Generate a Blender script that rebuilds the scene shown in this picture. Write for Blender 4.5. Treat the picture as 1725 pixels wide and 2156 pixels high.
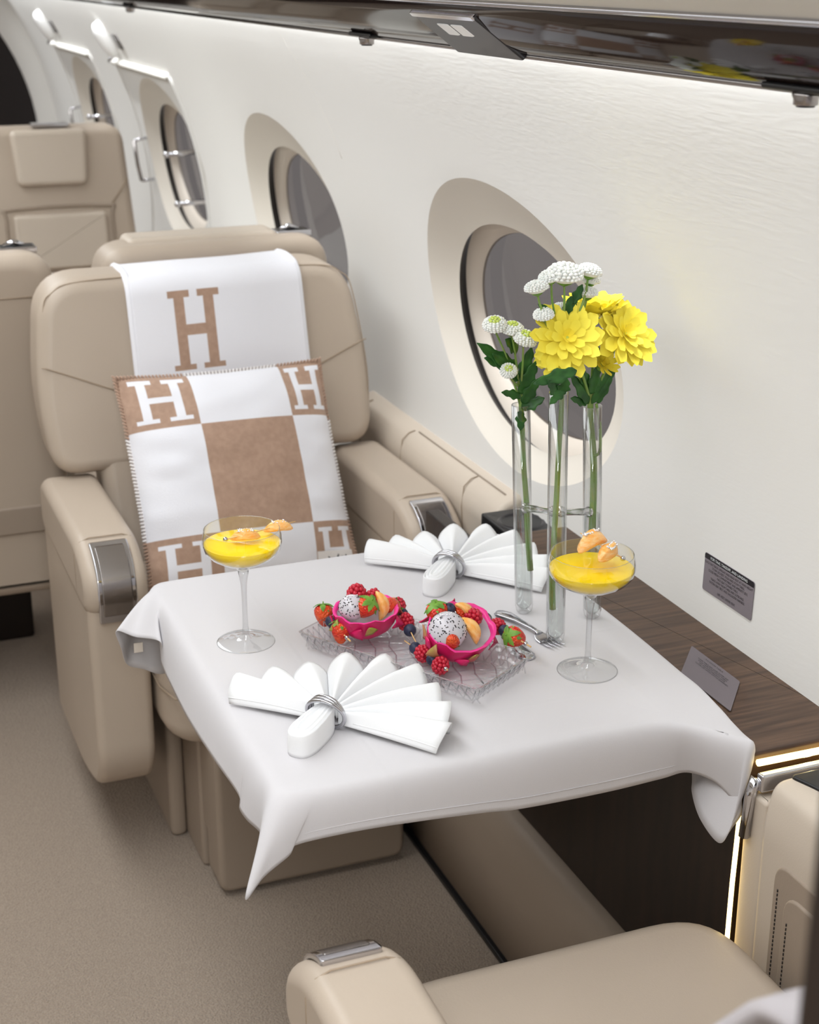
import bpy, bmesh, math, random
from mathutils import Vector, Matrix, Euler, noise
random.seed(11)
for o in list(bpy.data.objects): bpy.data.objects.remove(o)
SC = bpy.context.scene; COL = SC.collection
PI = math.pi
# ------------------------------------------------------------------ camera
F_PX, CX, CY = 3200.0, 862.5, 1078.0
PITCH = math.atan((CY + 80) / F_PX); YAW = math.atan((CX + 480) / math.hypot(F_PX, CY + 80))
EYE = Vector((0, 0, 1.61))
FW = Vector((math.sin(YAW) * math.cos(PITCH), math.cos(YAW) * math.cos(PITCH), -math.sin(PITCH)))
RT = Vector((math.cos(YAW), -math.sin(YAW), 0)); UP = RT.cross(FW)
cd = bpy.data.cameras.new('camera'); cam = bpy.data.objects.new('camera', cd); COL.objects.link(cam)
cd.sensor_fit = 'HORIZONTAL'; cd.sensor_width = 36.0; cd.lens = F_PX / 1725 * 36.0
cd.clip_start = 0.02; cd.clip_end = 60
cam.matrix_world = Matrix(((RT.x, UP.x, -FW.x, EYE.x), (RT.y, UP.y, -FW.y, EYE.y), (RT.z, UP.z, -FW.z, EYE.z), (0, 0, 0, 1)))
cd.dof.use_dof = True; cd.dof.focus_distance = 1.95; cd.dof.aperture_fstop = 9.0
SC.camera = cam
SC.cycles.transparent_max_bounces = 24
# ------------------------------------------------------------------ world, lights, exposure
w = bpy.data.worlds.new('hangar'); SC.world = w; w.use_nodes = True
w.node_tree.nodes['Background'].inputs[0].default_value = (0.42, 0.40, 0.40, 1)
w.node_tree.nodes['Background'].inputs[1].default_value = 0.9
SC.view_settings.view_transform = 'Standard'; SC.view_settings.look = 'None'
SC.view_settings.exposure = 0.23; SC.view_settings.gamma = 1.0; SC.view_settings.use_curve_mapping = False

def area_light(name, loc, direction, sx, sy, power, color=(1, 1, 1), spread=None):
    l = bpy.data.lights.new(name, 'AREA'); l.shape = 'RECTANGLE'; l.size = sx; l.size_y = sy
    l.energy = power; l.color = color
    if spread: l.spread = spread
    o = bpy.data.objects.new(name, l); COL.objects.link(o); o.location = loc
    d = Vector(direction).normalized(); x = Vector((0, 1, 0)).cross(d); x.normalize(); y = Vector((0, 1, 0))
    z = -d; x = y.cross(z); x.normalize()
    o.matrix_world = Matrix(((x.x, y.x, z.x, loc[0]), (x.y, y.y, z.y, loc[1]), (x.z, y.z, z.z, loc[2]), (0, 0, 0, 1)))
    return o
area_light('cove_light_right', (0.925, 3.6, 1.520), (0.55, 0, -1), 0.022, 7.6, 19.5, (0.94, 0.975, 1.0), 1.35)
area_light('cove_light_left', (-0.996, 3.6, 1.545), (-0.15, 0, -1), 0.04, 7.6, 24, (0.95, 0.98, 1.0))
area_light('ceiling_wash_light', (0.02, 3.4, 1.845), (0, 0, -1), 0.60, 8.2, 58, (0.925, 0.968, 1.0), 2.8)
area_light('front_fill_light', (-0.05, -0.30, 1.86), (0, 0.25, -1), 0.60, 0.9, 34, (0.95, 0.975, 1.0))  # unseen fill added to brighten the cloth, blanket and seat faces toward the camera
# ------------------------------------------------------------------ helpers
def ray(px, py): return FW + RT * ((px - CX) / F_PX) + UP * ((CY - py) / F_PX)
def at(px, py, Y):
    d = ray(px, py); return EYE + d * (Y / d.y)
def atz(px, py, z):
    d = ray(px, py); return EYE + d * ((z - EYE.z) / d.z)
def atx(px, py, X):
    d = ray(px, py); return EYE + d * (X / d.x)
def lin(c):
    r = []
    for v in c:
        v /= 255.0; r.append(v / 12.92 if v <= 0.04045 else ((v + 0.055) / 1.055) ** 2.4)
    return tuple(r) + (1.0,)
def clamp(x, a=0.0, b=1.0): return max(a, min(b, x))
def lerp(a, b, t): return a + (b - a) * t
def smooth(t): t = clamp(t); return t * t * (3 - 2 * t)

MATS = {}
def mat(name, rgb, rough=0.5, metal=0.0, spec=0.5, bump=None, var=None, coat=0.0, trans=0.0, ior=1.45, sss=0.0, emit=None, sheen=0.0, stretch=(1, 1, 1), aniso=0.0):
    m = bpy.data.materials.new(name); m.use_nodes = True; nt = m.node_tree; n = nt.nodes; b = n['Principled BSDF']
    def s(k, v):
        if k in b.inputs: b.inputs[k].default_value = v
    c = lin(rgb); s('Base Color', c); s('Roughness', rough); s('Metallic', metal); s('Specular IOR Level', spec)
    s('Coat Weight', coat); s('Coat Roughness', 0.05); s('Transmission Weight', trans); s('IOR', ior); s('Sheen Weight', sheen)
    if sss: s('Subsurface Weight', sss); s('Subsurface Scale', 0.006); s('Subsurface Radius', (1, .6, .4))
    if emit: s('Emission Color', lin(emit[0])); s('Emission Strength', emit[1])
    tc = mp = None
    if bump or var:
        tc = n.new('ShaderNodeTexCoord'); mp = n.new('ShaderNodeMapping'); mp.inputs['Scale'].default_value = stretch
        nt.links.new(tc.outputs['Object'], mp.inputs['Vector'])
    if var:   # (rgb2, scale, detail)
        t = n.new('ShaderNodeTexNoise'); t.inputs['Scale'].default_value = var[1]; t.inputs['Detail'].default_value = var[2]
        r = n.new('ShaderNodeValToRGB'); r.color_ramp.elements[0].position = 0.35; r.color_ramp.elements[1].position = 0.65
        r.color_ramp.elements[0].color = c; r.color_ramp.elements[1].color = lin(var[0])
        nt.links.new(mp.outputs[0], t.inputs['Vector']); nt.links.new(t.outputs[0], r.inputs[0]); nt.links.new(r.outputs[0], b.inputs['Base Color'])
    if bump:  # (kind, scale, strength, distance)
        if bump[0] == 'voronoi':
            t = n.new('ShaderNodeTexVoronoi'); t.inputs['Scale'].default_value = bump[1]; out = t.outputs['Distance']
        else:
            t = n.new('ShaderNodeTexNoise'); t.inputs['Scale'].default_value = bump[1]; t.inputs['Detail'].default_value = 3; out = t.outputs[0]
        bp = n.new('ShaderNodeBump'); bp.inputs['Strength'].default_value = bump[2]; bp.inputs['Distance'].default_value = bump[3]
        nt.links.new(mp.outputs[0], t.inputs['Vector']); nt.links.new(out, bp.inputs['Height']); nt.links.new(bp.outputs[0], b.inputs['Normal'])
    MATS[name] = m; return m
def thin_glass(name, tint=(1, 1, 1), rough=0.0, bump=None, ior=1.5, k=1.0):
    m = bpy.data.materials.new(name); m.use_nodes = True; nt = m.node_tree; n = nt.nodes
    for x in list(n):
        if x.type != 'OUTPUT_MATERIAL': n.remove(x)
    out = n['Material Output']; tr = n.new('ShaderNodeBsdfTransparent'); gl = n.new('ShaderNodeBsdfGlossy'); mx = n.new('ShaderNodeMixShader'); fr = n.new('ShaderNodeLayerWeight')
    tr.inputs[0].default_value = tint + (1,); gl.inputs['Roughness'].default_value = rough; fr.inputs[0].default_value = 0.5
    f0 = ((ior - 1) / (ior + 1)) ** 2      # Schlick reflectance of a thin sheet, the same from both sides
    pw = n.new('ShaderNodeMath'); pw.operation = 'POWER'; pw.inputs[1].default_value = 5.0; sc_ = n.new('ShaderNodeMath'); sc_.operation = 'MULTIPLY_ADD'; sc_.inputs[1].default_value = 1 - f0; sc_.inputs[2].default_value = f0
    mul = n.new('ShaderNodeMath'); mul.operation = 'MULTIPLY'; mul.inputs[1].default_value = k; mul.use_clamp = True
    nt.links.new(fr.outputs['Facing'], pw.inputs[0]); nt.links.new(pw.outputs[0], sc_.inputs[0]); nt.links.new(sc_.outputs[0], mul.inputs[0]); nt.links.new(mul.outputs[0], mx.inputs[0]); nt.links.new(tr.outputs[0], mx.inputs[1]); nt.links.new(gl.outputs[0], mx.inputs[2]); nt.links.new(mx.outputs[0], out.inputs[0])
    if bump:
        tc = n.new('ShaderNodeTexCoord'); t = n.new('ShaderNodeTexVoronoi'); t.feature = 'DISTANCE_TO_EDGE' if bump[0] == 'edge' else 'F1'
        t.inputs['Scale'].default_value = bump[1]; bp = n.new('ShaderNodeBump'); bp.inputs['Strength'].default_value = bump[2]; bp.inputs['Distance'].default_value = bump[3]
        nt.links.new(tc.outputs['Object'], t.inputs['Vector']); nt.links.new(t.outputs['Distance'], bp.inputs['Height'])
        nt.links.new(bp.outputs[0], gl.inputs['Normal']); nt.links.new(bp.outputs[0], fr.inputs['Normal'])
    MATS[name] = m; return m

def origin_of(o):
    v = Vector((0, 0, 0))
    while o: v = v + o.location; o = o.parent
    return v
def tag(o, label=None, cat=None, group=None, kind=None):
    if label: o['label'] = label
    if cat: o['category'] = cat
    if group: o['group'] = group
    if kind: o['kind'] = kind
    return o
def thing(name, loc, label, cat, group=None, rot=(0, 0, 0), kind=None):
    o = bpy.data.objects.new(name, None); COL.objects.link(o); o.location = loc; o.rotation_euler = rot; o.empty_display_size = 0.02
    return tag(o, label, cat, group, kind)
def mobj(name, vf, m, parent=None, local=False, sm=True, wn=False, mats=None, fm=None, sub=0, solid=0.0):
    """vf = (verts, faces) in world coordinates (or the parent's frame when local)."""
    vs, fs = vf; vs = [Vector(v) for v in vs]
    if parent is not None:
        off = Vector((0, 0, 0)) if local else origin_of(parent)
        vs = [v - off for v in vs]; loc = Vector((0, 0, 0))
    elif local: loc = Vector((0, 0, 0))
    else:
        lo = [min(v[i] for v in vs) for i in range(3)]; hi = [max(v[i] for v in vs) for i in range(3)]
        loc = Vector(((lo[0] + hi[0]) / 2, (lo[1] + hi[1]) / 2, lo[2])); vs = [v - loc for v in vs]
    me = bpy.data.meshes.new(name); me.from_pydata([tuple(v) for v in vs], [], fs); me.validate()
    bm = bmesh.new(); bm.from_mesh(me); bmesh.ops.recalc_face_normals(bm, faces=bm.faces); bm.to_mesh(me); bm.free()
    for x in (mats or [m]): me.materials.append(x)
    if fm:
        for i, p in enumerate(me.polygons): p.material_index = fm[i]
    if sm: me.polygons.foreach_set('use_smooth', [True] * len(me.polygons))
    o = bpy.data.objects.new(name, me); COL.objects.link(o); o.location = loc
    if parent is not None: o.parent = parent
    if solid: md = o.modifiers.new('solid', 'SOLIDIFY'); md.thickness = solid; md.offset = 0
    if sub: md = o.modifiers.new('sub', 'SUBSURF'); md.levels = sub; md.render_levels = sub
    if wn: md = o.modifiers.new('wn', 'WEIGHTED_NORMAL'); md.keep_sharp = True
    return o
def struct(o): o['kind'] = 'structure'; return o
def copy_tree(o, parent=None):
    c = o.copy(); COL.objects.link(c); c.parent = parent
    for ch in o.children: copy_tree(ch, c)
    return c
def join(*vfs):
    V = []; Fc = []
    for vs, fs in vfs:
        k = len(V); V += [Vector(v) for v in vs]; Fc += [tuple(i + k for i in f) for f in fs]
    return V, Fc
def xf(vf, M): return [M @ Vector(v) for v in vf[0]], vf[1]
def loft(rings, closed=True, cap0=True, cap1=True):
    n = len(rings[0]); V = [Vector(p) for r in rings for p in r]; Fc = []
    for i in range(len(rings) - 1):
        for j in range(n if closed else n - 1):
            k = (j + 1) % n; Fc.append((i * n + j, i * n + k, (i + 1) * n + k, (i + 1) * n + j))
    if cap0: Fc.append(tuple(range(n - 1, -1, -1)))
    if cap1: Fc.append(tuple((len(rings) - 1) * n + j for j in range(n)))
    return V, Fc
def lathe(prof, n=32, cap0=False, cap1=False, c=(0, 0, 0)):
    return loft([[Vector((c[0] + r * math.cos(2 * PI * j / n), c[1] + r * math.sin(2 * PI * j / n), c[2] + z)) for j in range(n)] for r, z in prof], True, cap0, cap1)
def frame_of(t):
    t = t.normalized(); a = Vector((0, 0, 1)) if abs(t.z) < 0.9 else Vector((1, 0, 0)); u = t.cross(a).normalized(); return u, t.cross(u).normalized()
def tube(pts, r, n=8, cap=True, squash=1.0):
    pts = [Vector(p) for p in pts]; R = r if isinstance(r, (list, tuple)) else [r] * len(pts); rings = []; u = None
    for i, p in enumerate(pts):
        t = (pts[min(i + 1, len(pts) - 1)] - pts[max(i - 1, 0)])
        if u is None: u, v = frame_of(t)
        else:
            t = t.normalized(); u = (u - t * u.dot(t)).normalized(); v = t.cross(u)
        rings.append([p + u * (R[i] * math.cos(2 * PI * j / n)) + v * (R[i] * squash * math.sin(2 * PI * j / n)) for j in range(n)])
    return loft(rings, True, cap, cap)
def spline(pts, k=8):
    pts = [Vector(p) for p in pts]; out = []
    for i in range(len(pts) - 1):
        p0 = pts[max(i - 1, 0)]; p1 = pts[i]; p2 = pts[i + 1]; p3 = pts[min(i + 2, len(pts) - 1)]
        for s in range(k):
            t = s / k; out.append(0.5 * ((2 * p1) + (p2 - p0) * t + (2 * p0 - 5 * p1 + 4 * p2 - p3) * t * t + (3 * p1 - p0 - 3 * p2 + p3) * t ** 3))
    out.append(pts[-1]); return out
def grid(fn, nu, nv, closed_u=False):
    V = [Vector(fn(i / (nu if closed_u else nu - 1), j / (nv - 1))) for j in range(nv) for i in range(nu)]; Fc = []
    for j in range(nv - 1):
        for i in range(nu if closed_u else nu - 1):
            k = (i + 1) % nu; Fc.append((j * nu + i, j * nu + k, (j + 1) * nu + k, (j + 1) * nu + i))
    return V, Fc
def round_poly(pts, radii, seg=6):
    out = []; n = len(pts)
    for i in range(n):
        p = Vector(pts[i]); a = (Vector(pts[i - 1]) - p); b = (Vector(pts[(i + 1) % n]) - p); r = radii[i] if isinstance(radii, (list, tuple)) else radii
        r = min(r, a.length * 0.48, b.length * 0.48)
        if r <= 1e-5: out.append(p); continue
        p0 = p + a.normalized() * r; p1 = p + b.normalized() * r
        for s in range(seg + 1):
            t = s / seg; out.append(p0 * (1 - t) ** 2 + p * 2 * t * (1 - t) + p1 * t * t)
    return out
def inset(poly, d):
    n = len(poly); A = sum(poly[i].x * poly[(i + 1) % n].y - poly[(i + 1) % n].x * poly[i].y for i in range(n)); sg = 1 if A > 0 else -1; out = []
    for i in range(n):
        t = (poly[(i + 1) % n] - poly[i - 1]); t = t.normalized() if t.length > 1e-9 else Vector((1, 0)); out.append(poly[i] + Vector((-t.y, t.x)) * (d * sg))
    return out
def soft_prism(outline, fr, depth, r, seg=4, r_back=None):
    """outline of 2D points swept along depth with rounded front and back edges; fr maps (a, b, d) to a point."""
    rb = r if r_back is None else r_back; rings = []
    for s in range(seg + 1):
        a = PI / 2 * s / seg; pl = inset(outline, r * (1 - math.sin(a))); rings.append([fr(p.x, p.y, r * (1 - math.cos(a))) for p in pl])
    for s in range(seg + 1):
        a = PI / 2 * s / seg; pl = inset(outline, rb * (1 - math.cos(a))); rings.append([fr(p.x, p.y, depth - rb * (1 - math.sin(a))) for p in pl])
    return loft(rings)
def rbox(lo, hi, r=0.01, rc=None, seg=3):
    rc = r if rc is None else rc; x0, y0, z0 = lo; x1, y1, z1 = hi
    ol = round_poly([Vector((x0, y0)), Vector((x1, y0)), Vector((x1, y1)), Vector((x0, y1))], rc, 5)
    return soft_prism(ol, lambda a, b, d: Vector((a, b, z0 + d)), z1 - z0, min(r, (z1 - z0) * 0.49), seg)
def text_mesh(body, size, align='CENTER', spacing=1.0):
    cu = bpy.data.curves.new('lettering', 'FONT'); cu.body = body; cu.size = size; cu.align_x = align; cu.space_line = spacing; cu.resolution_u = 2
    ob = bpy.data.objects.new('lettering', cu); COL.objects.link(ob); bpy.context.view_layer.update()
    me = ob.evaluated_get(bpy.context.evaluated_depsgraph_get()).to_mesh(); vf = ([v.co.copy() for v in me.vertices], [tuple(p.vertices) for p in me.polygons])
    bpy.data.objects.remove(ob); bpy.data.curves.remove(cu); return vf
def sphere(c, r, nu=14, nv=9, sc=(1, 1, 1)):
    c = Vector(c); rings = []
    for j in range(nv + 1):
        a = -PI / 2 + PI * j / nv; rr = max(math.cos(a), 0.02) * r; rings.append([c + Vector((rr * math.cos(2 * PI * i / nu) * sc[0], rr * math.sin(2 * PI * i / nu) * sc[1], r * math.sin(a) * sc[2])) for i in range(nu)])
    return loft(rings)
# ------------------------------------------------------------------ materials
leather = mat('leather_beige', (184, 169, 153), 0.42, spec=0.45, bump=('noise', 420, 0.10, 0.002), var=((179, 164, 148), 3, 2))
leather_d = mat('leather_taupe', (156, 141, 126), 0.48, spec=0.4, bump=('noise', 420, 0.10, 0.002))
leather_p = mat('leather_pale', (198, 185, 170), 0.45, spec=0.4, bump=('noise', 420, 0.08, 0.002))
seam_m = mat('seam_thread', (160, 142, 122), 0.7)
wall_m = mat('wall_fabric', (227, 225, 221), 0.62, spec=0.3, bump=('noise', 160, 0.06, 0.004), stretch=(1, 0.25, 1))
scoop_m = mat('window_surround', (222, 215, 204), 0.5, spec=0.3)
frame_m = mat('window_frame', (222, 211, 198), 0.4)
gasket_m = mat('window_gasket', (38, 34, 33), 0.35)
wall_l = mat('wall_far_side', (205, 200, 192), 0.6)
ceil_m = mat('headliner', (232, 229, 222), 0.6, spec=0.3)
carpet = mat('carpet_taupe', (176, 159, 142), 0.95, spec=0.1, bump=('noise', 260, 0.75, 0.01), var=((158, 141, 125), 380, 3), sheen=0.2)
carpet.node_tree.nodes['Noise Texture.001'].inputs['Detail'].default_value = 5
lacquer = mat('valance_lacquer', (40, 30, 27), 0.07, spec=0.5)
chrome = mat('chrome', (205, 205, 210), 0.10, metal=1.0)
brushed = mat('brushed_metal', (165, 160, 158), 0.24, metal=1.0, bump=('noise', 60, 0.12, 0.002), stretch=(1, 12, 1))
silver = mat('silver', (200, 200, 205), 0.12, metal=1.0)
black_m = mat('black_plastic', (22, 22, 24), 0.35)
darkgrey = mat('dark_grey', (44, 42, 44), 0.3)
dark_wood = mat('dark_veneer', (38, 26, 20), 0.3, spec=0.4, var=((24, 16, 13), 5, 4), stretch=(1, 8, 1))
wood = mat('ledge_veneer', (92, 70, 55), 0.34, spec=0.3, bump=('noise', 40, 0.05, 0.001), var=((64, 48, 38), 9, 6), stretch=(1.0, 14, 1))
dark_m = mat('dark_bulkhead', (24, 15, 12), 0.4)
linen = mat('table_linen', (204, 201, 203), 0.8, spec=0.2, bump=('noise', 900, 0.10, 0.0015), sheen=0.1)
linen_tag = mat('linen_tag', (238, 228, 216), 0.8)
napkin_m = mat('napkin_cotton', (233, 233, 234), 0.85, spec=0.15, bump=('noise', 1200, 0.10, 0.001), sheen=0.1)
wool_w = mat('wool_white', (240, 240, 246), 0.95, spec=0.1, bump=('noise', 700, 0.45, 0.002), sheen=0.25)
wool_t = mat('wool_tan', (184, 154, 134), 0.95, spec=0.1, bump=('noise', 700, 0.45, 0.002), var=((175, 145, 126), 90, 3), sheen=0.2)
thread_w = mat('thread_white', (236, 232, 230), 0.9); thread_g = mat('thread_grey', (168, 158, 156), 0.9)
ink = mat('ink', (30, 26, 30), 0.6); ink_w = mat('ink_white', (235, 238, 238), 0.6)
placard_m = mat('placard_silver', (132, 124, 129), 0.5, metal=0.1)
placard_d = mat('placard_silver_dim', (108, 100, 104), 0.5, metal=0.1)  # placard silver with the duller reflection at the ledge's angle put into its colour
led_m = mat('led_strip', (255, 240, 200), 0.5, emit=((255, 222, 140), 4.0))
lamp_m = mat('lamp_lens', (250, 250, 250), 0.3)
glass_m = thin_glass('clear_glass', (0.97, 0.975, 0.975), k=2.4)
stem_glass = thin_glass('stem_glass', (0.93, 0.935, 0.94), ior=1.6, k=2.4)
crystal = thin_glass('crystal', (0.965, 0.965, 0.97), bump=('f1', 130, 0.6, 0.004), ior=1.5, k=1.3)
facet_m = thin_glass('cut_facet', (0.945, 0.945, 0.955), ior=1.55, k=2.2)
throw_m = mat('throw_wool', (186, 180, 182), 0.95, spec=0.1, bump=('noise', 500, 0.3, 0.002))
crystal_f = thin_glass('crystal_floor', (0.95, 0.945, 0.95), bump=('edge', 55, 0.5, 0.006), ior=1.5, k=1.2)
pane_m = thin_glass('window_pane', (0.36, 0.345, 0.34), ior=1.5, k=0.45)
water_m = thin_glass('water', (0.93, 0.95, 0.94), ior=1.33)
juice = mat('orange_cocktail', (255, 218, 0), 0.05, spec=0.5)
cit_m = mat('mandarin_flesh', (252, 176, 84), 0.22, spec=0.6, sss=0.3, bump=('noise', 240, 0.4, 0.002), var=((255, 206, 140), 120, 3), stretch=(1, 1, 3))
pith_m = mat('mandarin_skin', (250, 214, 160), 0.4, sss=0.2)
sugar_m = mat('sugar_glitter', (245, 245, 250), 0.15, metal=0.6)
straw_m = mat('strawberry_red', (214, 40, 26), 0.25, spec=0.6, bump=('voronoi', 330, 0.7, 0.003), var=((235, 92, 36), 40, 2), sss=0.1)
straw_in = mat('strawberry_cut', (228, 84, 44), 0.35, var=((214, 40, 26), 160, 3))
rasp_m = mat('raspberry_red', (190, 34, 56), 0.35, spec=0.5, sss=0.1)
blue_m = mat('blueberry_navy', (38, 42, 62), 0.45, spec=0.4, var=((60, 66, 92), 60, 3))
drag_p = mat('dragon_fruit_pink', (226, 30, 108), 0.35, spec=0.5, var=((196, 26, 84), 22, 2), sss=0.08)
drag_r = mat('dragon_fruit_rim', (240, 62, 150), 0.3, sss=0.1)
drag_w = mat('dragon_fruit_flesh', (206, 202, 208), 0.28, spec=0.6, sss=0.15)
drag_s = mat('dragon_fruit_seed', (24, 22, 26), 0.3)
scale_g = mat('dragon_fruit_scale', (150, 160, 62), 0.45, var=((196, 60, 96), 30, 2))
leaf_m = mat('leaf_green', (54, 104, 44), 0.4, spec=0.4, var=((36, 78, 34), 60, 2))
leaf_b = mat('calyx_green', (116, 160, 58), 0.5, var=((84, 130, 44), 90, 2))
stem_m = mat('stem_green', (118, 160, 74), 0.45, var=((136, 156, 84), 40, 2))
petal_y = mat('petal_yellow', (255, 239, 86), 0.55, spec=0.25)
petal_y2 = mat('petal_yellow_inner', (255, 236, 84), 0.55, spec=0.2)
petal_w = mat('petal_white', (246, 247, 242), 0.6, spec=0.2, sss=0.1)
flower_c = mat('flower_centre', (206, 222, 110), 0.6)
pick_m = mat('bamboo_pick', (226, 184, 124), 0.6)
# ironed fold lines of the tablecloth, as relief
_nt = linen.node_tree; _n = _nt.nodes; _tc = _n.new('ShaderNodeTexCoord'); _sx = _n.new('ShaderNodeSeparateXYZ'); _nt.links.new(_tc.outputs['Object'], _sx.inputs[0]); _prev = None
for _ax, _c, _w in (('Y', -0.03, 0.007), ('Y', -0.205, 0.007), ('Y', 0.16, 0.007), ('X', 0.245, 0.008), ('X', -0.14, 0.006)):
    _a = _n.new('ShaderNodeMath'); _a.operation = 'SUBTRACT'; _a.inputs[1].default_value = _c; _nt.links.new(_sx.outputs[_ax], _a.inputs[0])
    _b = _n.new('ShaderNodeMath'); _b.operation = 'ABSOLUTE'; _nt.links.new(_a.outputs[0], _b.inputs[0])
    _m = _n.new('ShaderNodeMapRange'); _m.interpolation_type = 'SMOOTHSTEP'; _m.inputs[1].default_value = 0.0; _m.inputs[2].default_value = _w; _m.inputs[3].default_value = 1.0; _m.inputs[4].default_value = 0.0; _nt.links.new(_b.outputs[0], _m.inputs[0])
    if _prev is None: _prev = _m.outputs[0]
    else:
        _s = _n.new('ShaderNodeMath'); _s.operation = 'ADD'; _nt.links.new(_prev, _s.inputs[0]); _nt.links.new(_m.outputs[0], _s.inputs[1]); _prev = _s.outputs[0]
_bp = _n.new('ShaderNodeBump'); _bp.inputs['Strength'].default_value = 0.22; _bp.inputs['Distance'].default_value = 0.0012; _nt.links.new(_prev, _bp.inputs['Height']); _nt.links.new(_n['Bump'].outputs[0], _bp.inputs['Normal']); _nt.links.new(_bp.outputs[0], _n['Principled BSDF'].inputs['Normal'])
T = 0.705           # top of the table linen
XC, ZC, RW = -0.037, 0.80, 1.20   # cabin section circle
def cyl(Yv, s, d=0.0, sgn=1):
    a = s / RW; return Vector((XC + sgn * (RW + d) * math.cos(a), Yv, ZC + (RW + d) * math.sin(a)))
# ================================================================== the cabin shell
struct(mobj('floor', ([(-1.15, -0.95, 0), (1.16, -0.95, 0), (1.16, 8.4, 0), (-1.15, 8.4, 0), (-1.15, -0.95, -0.03), (1.16, -0.95, -0.03), (1.16, 8.4, -0.03), (-1.15, 8.4, -0.03)],
    [(0, 1, 2, 3), (4, 5, 6, 7), (0, 1, 5, 4), (1, 2, 6, 5), (2, 3, 7, 6), (3, 0, 4, 7)]), carpet, sm=False))
OUT_C, OUT_A, OUT_B = 0.20, 0.39, 0.273      # scooped surround on the wall
HOL_C, HOL_A, HOL_B, HOL_D = 0.172, 0.314, 0.20, 0.032
S0, S1 = -0.50, 0.93
def wall_cell(Yc, h0=0.65, h1=0.65):
    n = 144; c = Vector((Yc, OUT_C)); angs = [2 * PI * i / n for i in range(n)]
    for q in ((h1, S1 - OUT_C), (-h0, S1 - OUT_C), (-h0, S0 - OUT_C), (h1, S0 - OUT_C)):
        a = math.atan2(q[1], q[0]) % (2 * PI); k = min(range(n), key=lambda i: abs(angs[i] - a)); angs[k] = a
    rect, ell, hol = [], [], []
    for a in angs:
        ca, sa = math.cos(a), math.sin(a); h = h1 if ca > 0 else h0; t = min(h / abs(ca) if abs(ca) > 1e-6 else 9, ((S1 - OUT_C) if sa > 0 else (OUT_C - S0)) / abs(sa) if abs(sa) > 1e-6 else 9)
        rect.append((Yc + ca * t, OUT_C + sa * t))
        k = 1 / math.sqrt((ca / OUT_A) ** 2 + (sa / OUT_B) ** 2); ell.append((Yc + ca * k, OUT_C + sa * k))
        k2 = 1 / math.sqrt((ca / HOL_A) ** 2 + (sa / HOL_B) ** 2); hol.append((Yc + 0.01 + ca * k2, HOL_C + sa * k2))
    rings = []
    for i in range(13):
        t = i / 12; rings.append([cyl(lerp(r[0], e[0], t), lerp(r[1], e[1], t)) for r, e in zip(rect, ell)])
    sc = [rings[-1]]
    for i in range(1, 9):
        t = i / 8; d = HOL_D * (1 - (1 - t) ** 1.25); sc.append([cyl(lerp(e[0], q[0], t), lerp(e[1], q[1], t), d) for e, q in zip(ell, hol)])
    return rings, sc, [(q[0] - Yc, q[1]) for q in hol]
WIN_Y = [2.395, 3.695, 4.995, 6.295]
wall_parts = []; scoops = []
def plain_wall(y0, y1, sgn=1, ny=2, s0=S0, s1=S1): return grid(lambda u, v: cyl(lerp(y0, y1, u), lerp(s0, s1, v), 0.0004, sgn), ny, 90)
for Yc in WIN_Y:
    rg, sc, hol_rel = wall_cell(Yc, Yc + 0.95 if Yc == WIN_Y[0] else 0.65, 7.52 - Yc if Yc == WIN_Y[-1] else 0.65); wall_parts.append(loft(rg, True, False, False)); scoops.append(loft(sc, True, False, False))
wall_right = struct(mobj('wall_right', join(*wall_parts), wall_m))
for k, s in enumerate(scoops): mobj('window_surround', s, scoop_m, wall_right)
def along_wall(Yv, s0, s1, w, pr, n=24):     # thin proud strip up the wall at one station
    return loft([[cyl(Yv - w, lerp(s0, s1, i / n), 0.004), cyl(Yv + w, lerp(s0, s1, i / n), 0.004), cyl(Yv + w, lerp(s0, s1, i / n), -pr), cyl(Yv - w, lerp(s0, s1, i / n), -pr)] for i in range(n + 1)])
mobj('panel_seam', along_wall(3.16, 0.42, 0.9, 0.0010, 0.0008), ceil_m, wall_right)
for k, Yc in enumerate(WIN_Y):
    def el(a, b, c, d, n=96): return [cyl(Yc + 0.01 + a * math.cos(2 * PI * i / n), c + b * math.sin(2 * PI * i / n), d) for i in range(n)]
    fr_rings = [el(HOL_A + 0.012, HOL_B + 0.012, HOL_C, 0.052), el(HOL_A + 0.008, HOL_B + 0.004, HOL_C, 0.056), el(HOL_A + 0.002, HOL_B - 0.012, HOL_C - 0.002, 0.064), el(HOL_A - 0.004, HOL_B - 0.026, HOL_C - 0.004, 0.072), el(HOL_A - 0.006, HOL_B - 0.030, HOL_C - 0.004, 0.082)]
    wn_ = struct(mobj('window_%d' % (k + 1), loft(fr_rings, True, False, False), frame_m))
    mobj('gasket', loft([el(HOL_A, HOL_B, HOL_C, HOL_D), el(HOL_A + 0.003, HOL_B + 0.003, HOL_C, HOL_D + 0.006), el(HOL_A + 0.014, HOL_B + 0.014, HOL_C, HOL_D + 0.012), el(HOL_A + 0.014, HOL_B + 0.014, HOL_C, 0.054)], True, False, False), gasket_m, wn_)
    e = el(HOL_A - 0.004, HOL_B - 0.027, HOL_C - 0.004, 0.078); cc = cyl(Yc + 0.01, HOL_C - 0.004, 0.078)
    pv = e + [cc]; mobj('pane', (pv, [(i, (i + 1) % 96, 96) for i in range(96)]), pane_m, wn_)
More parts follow.
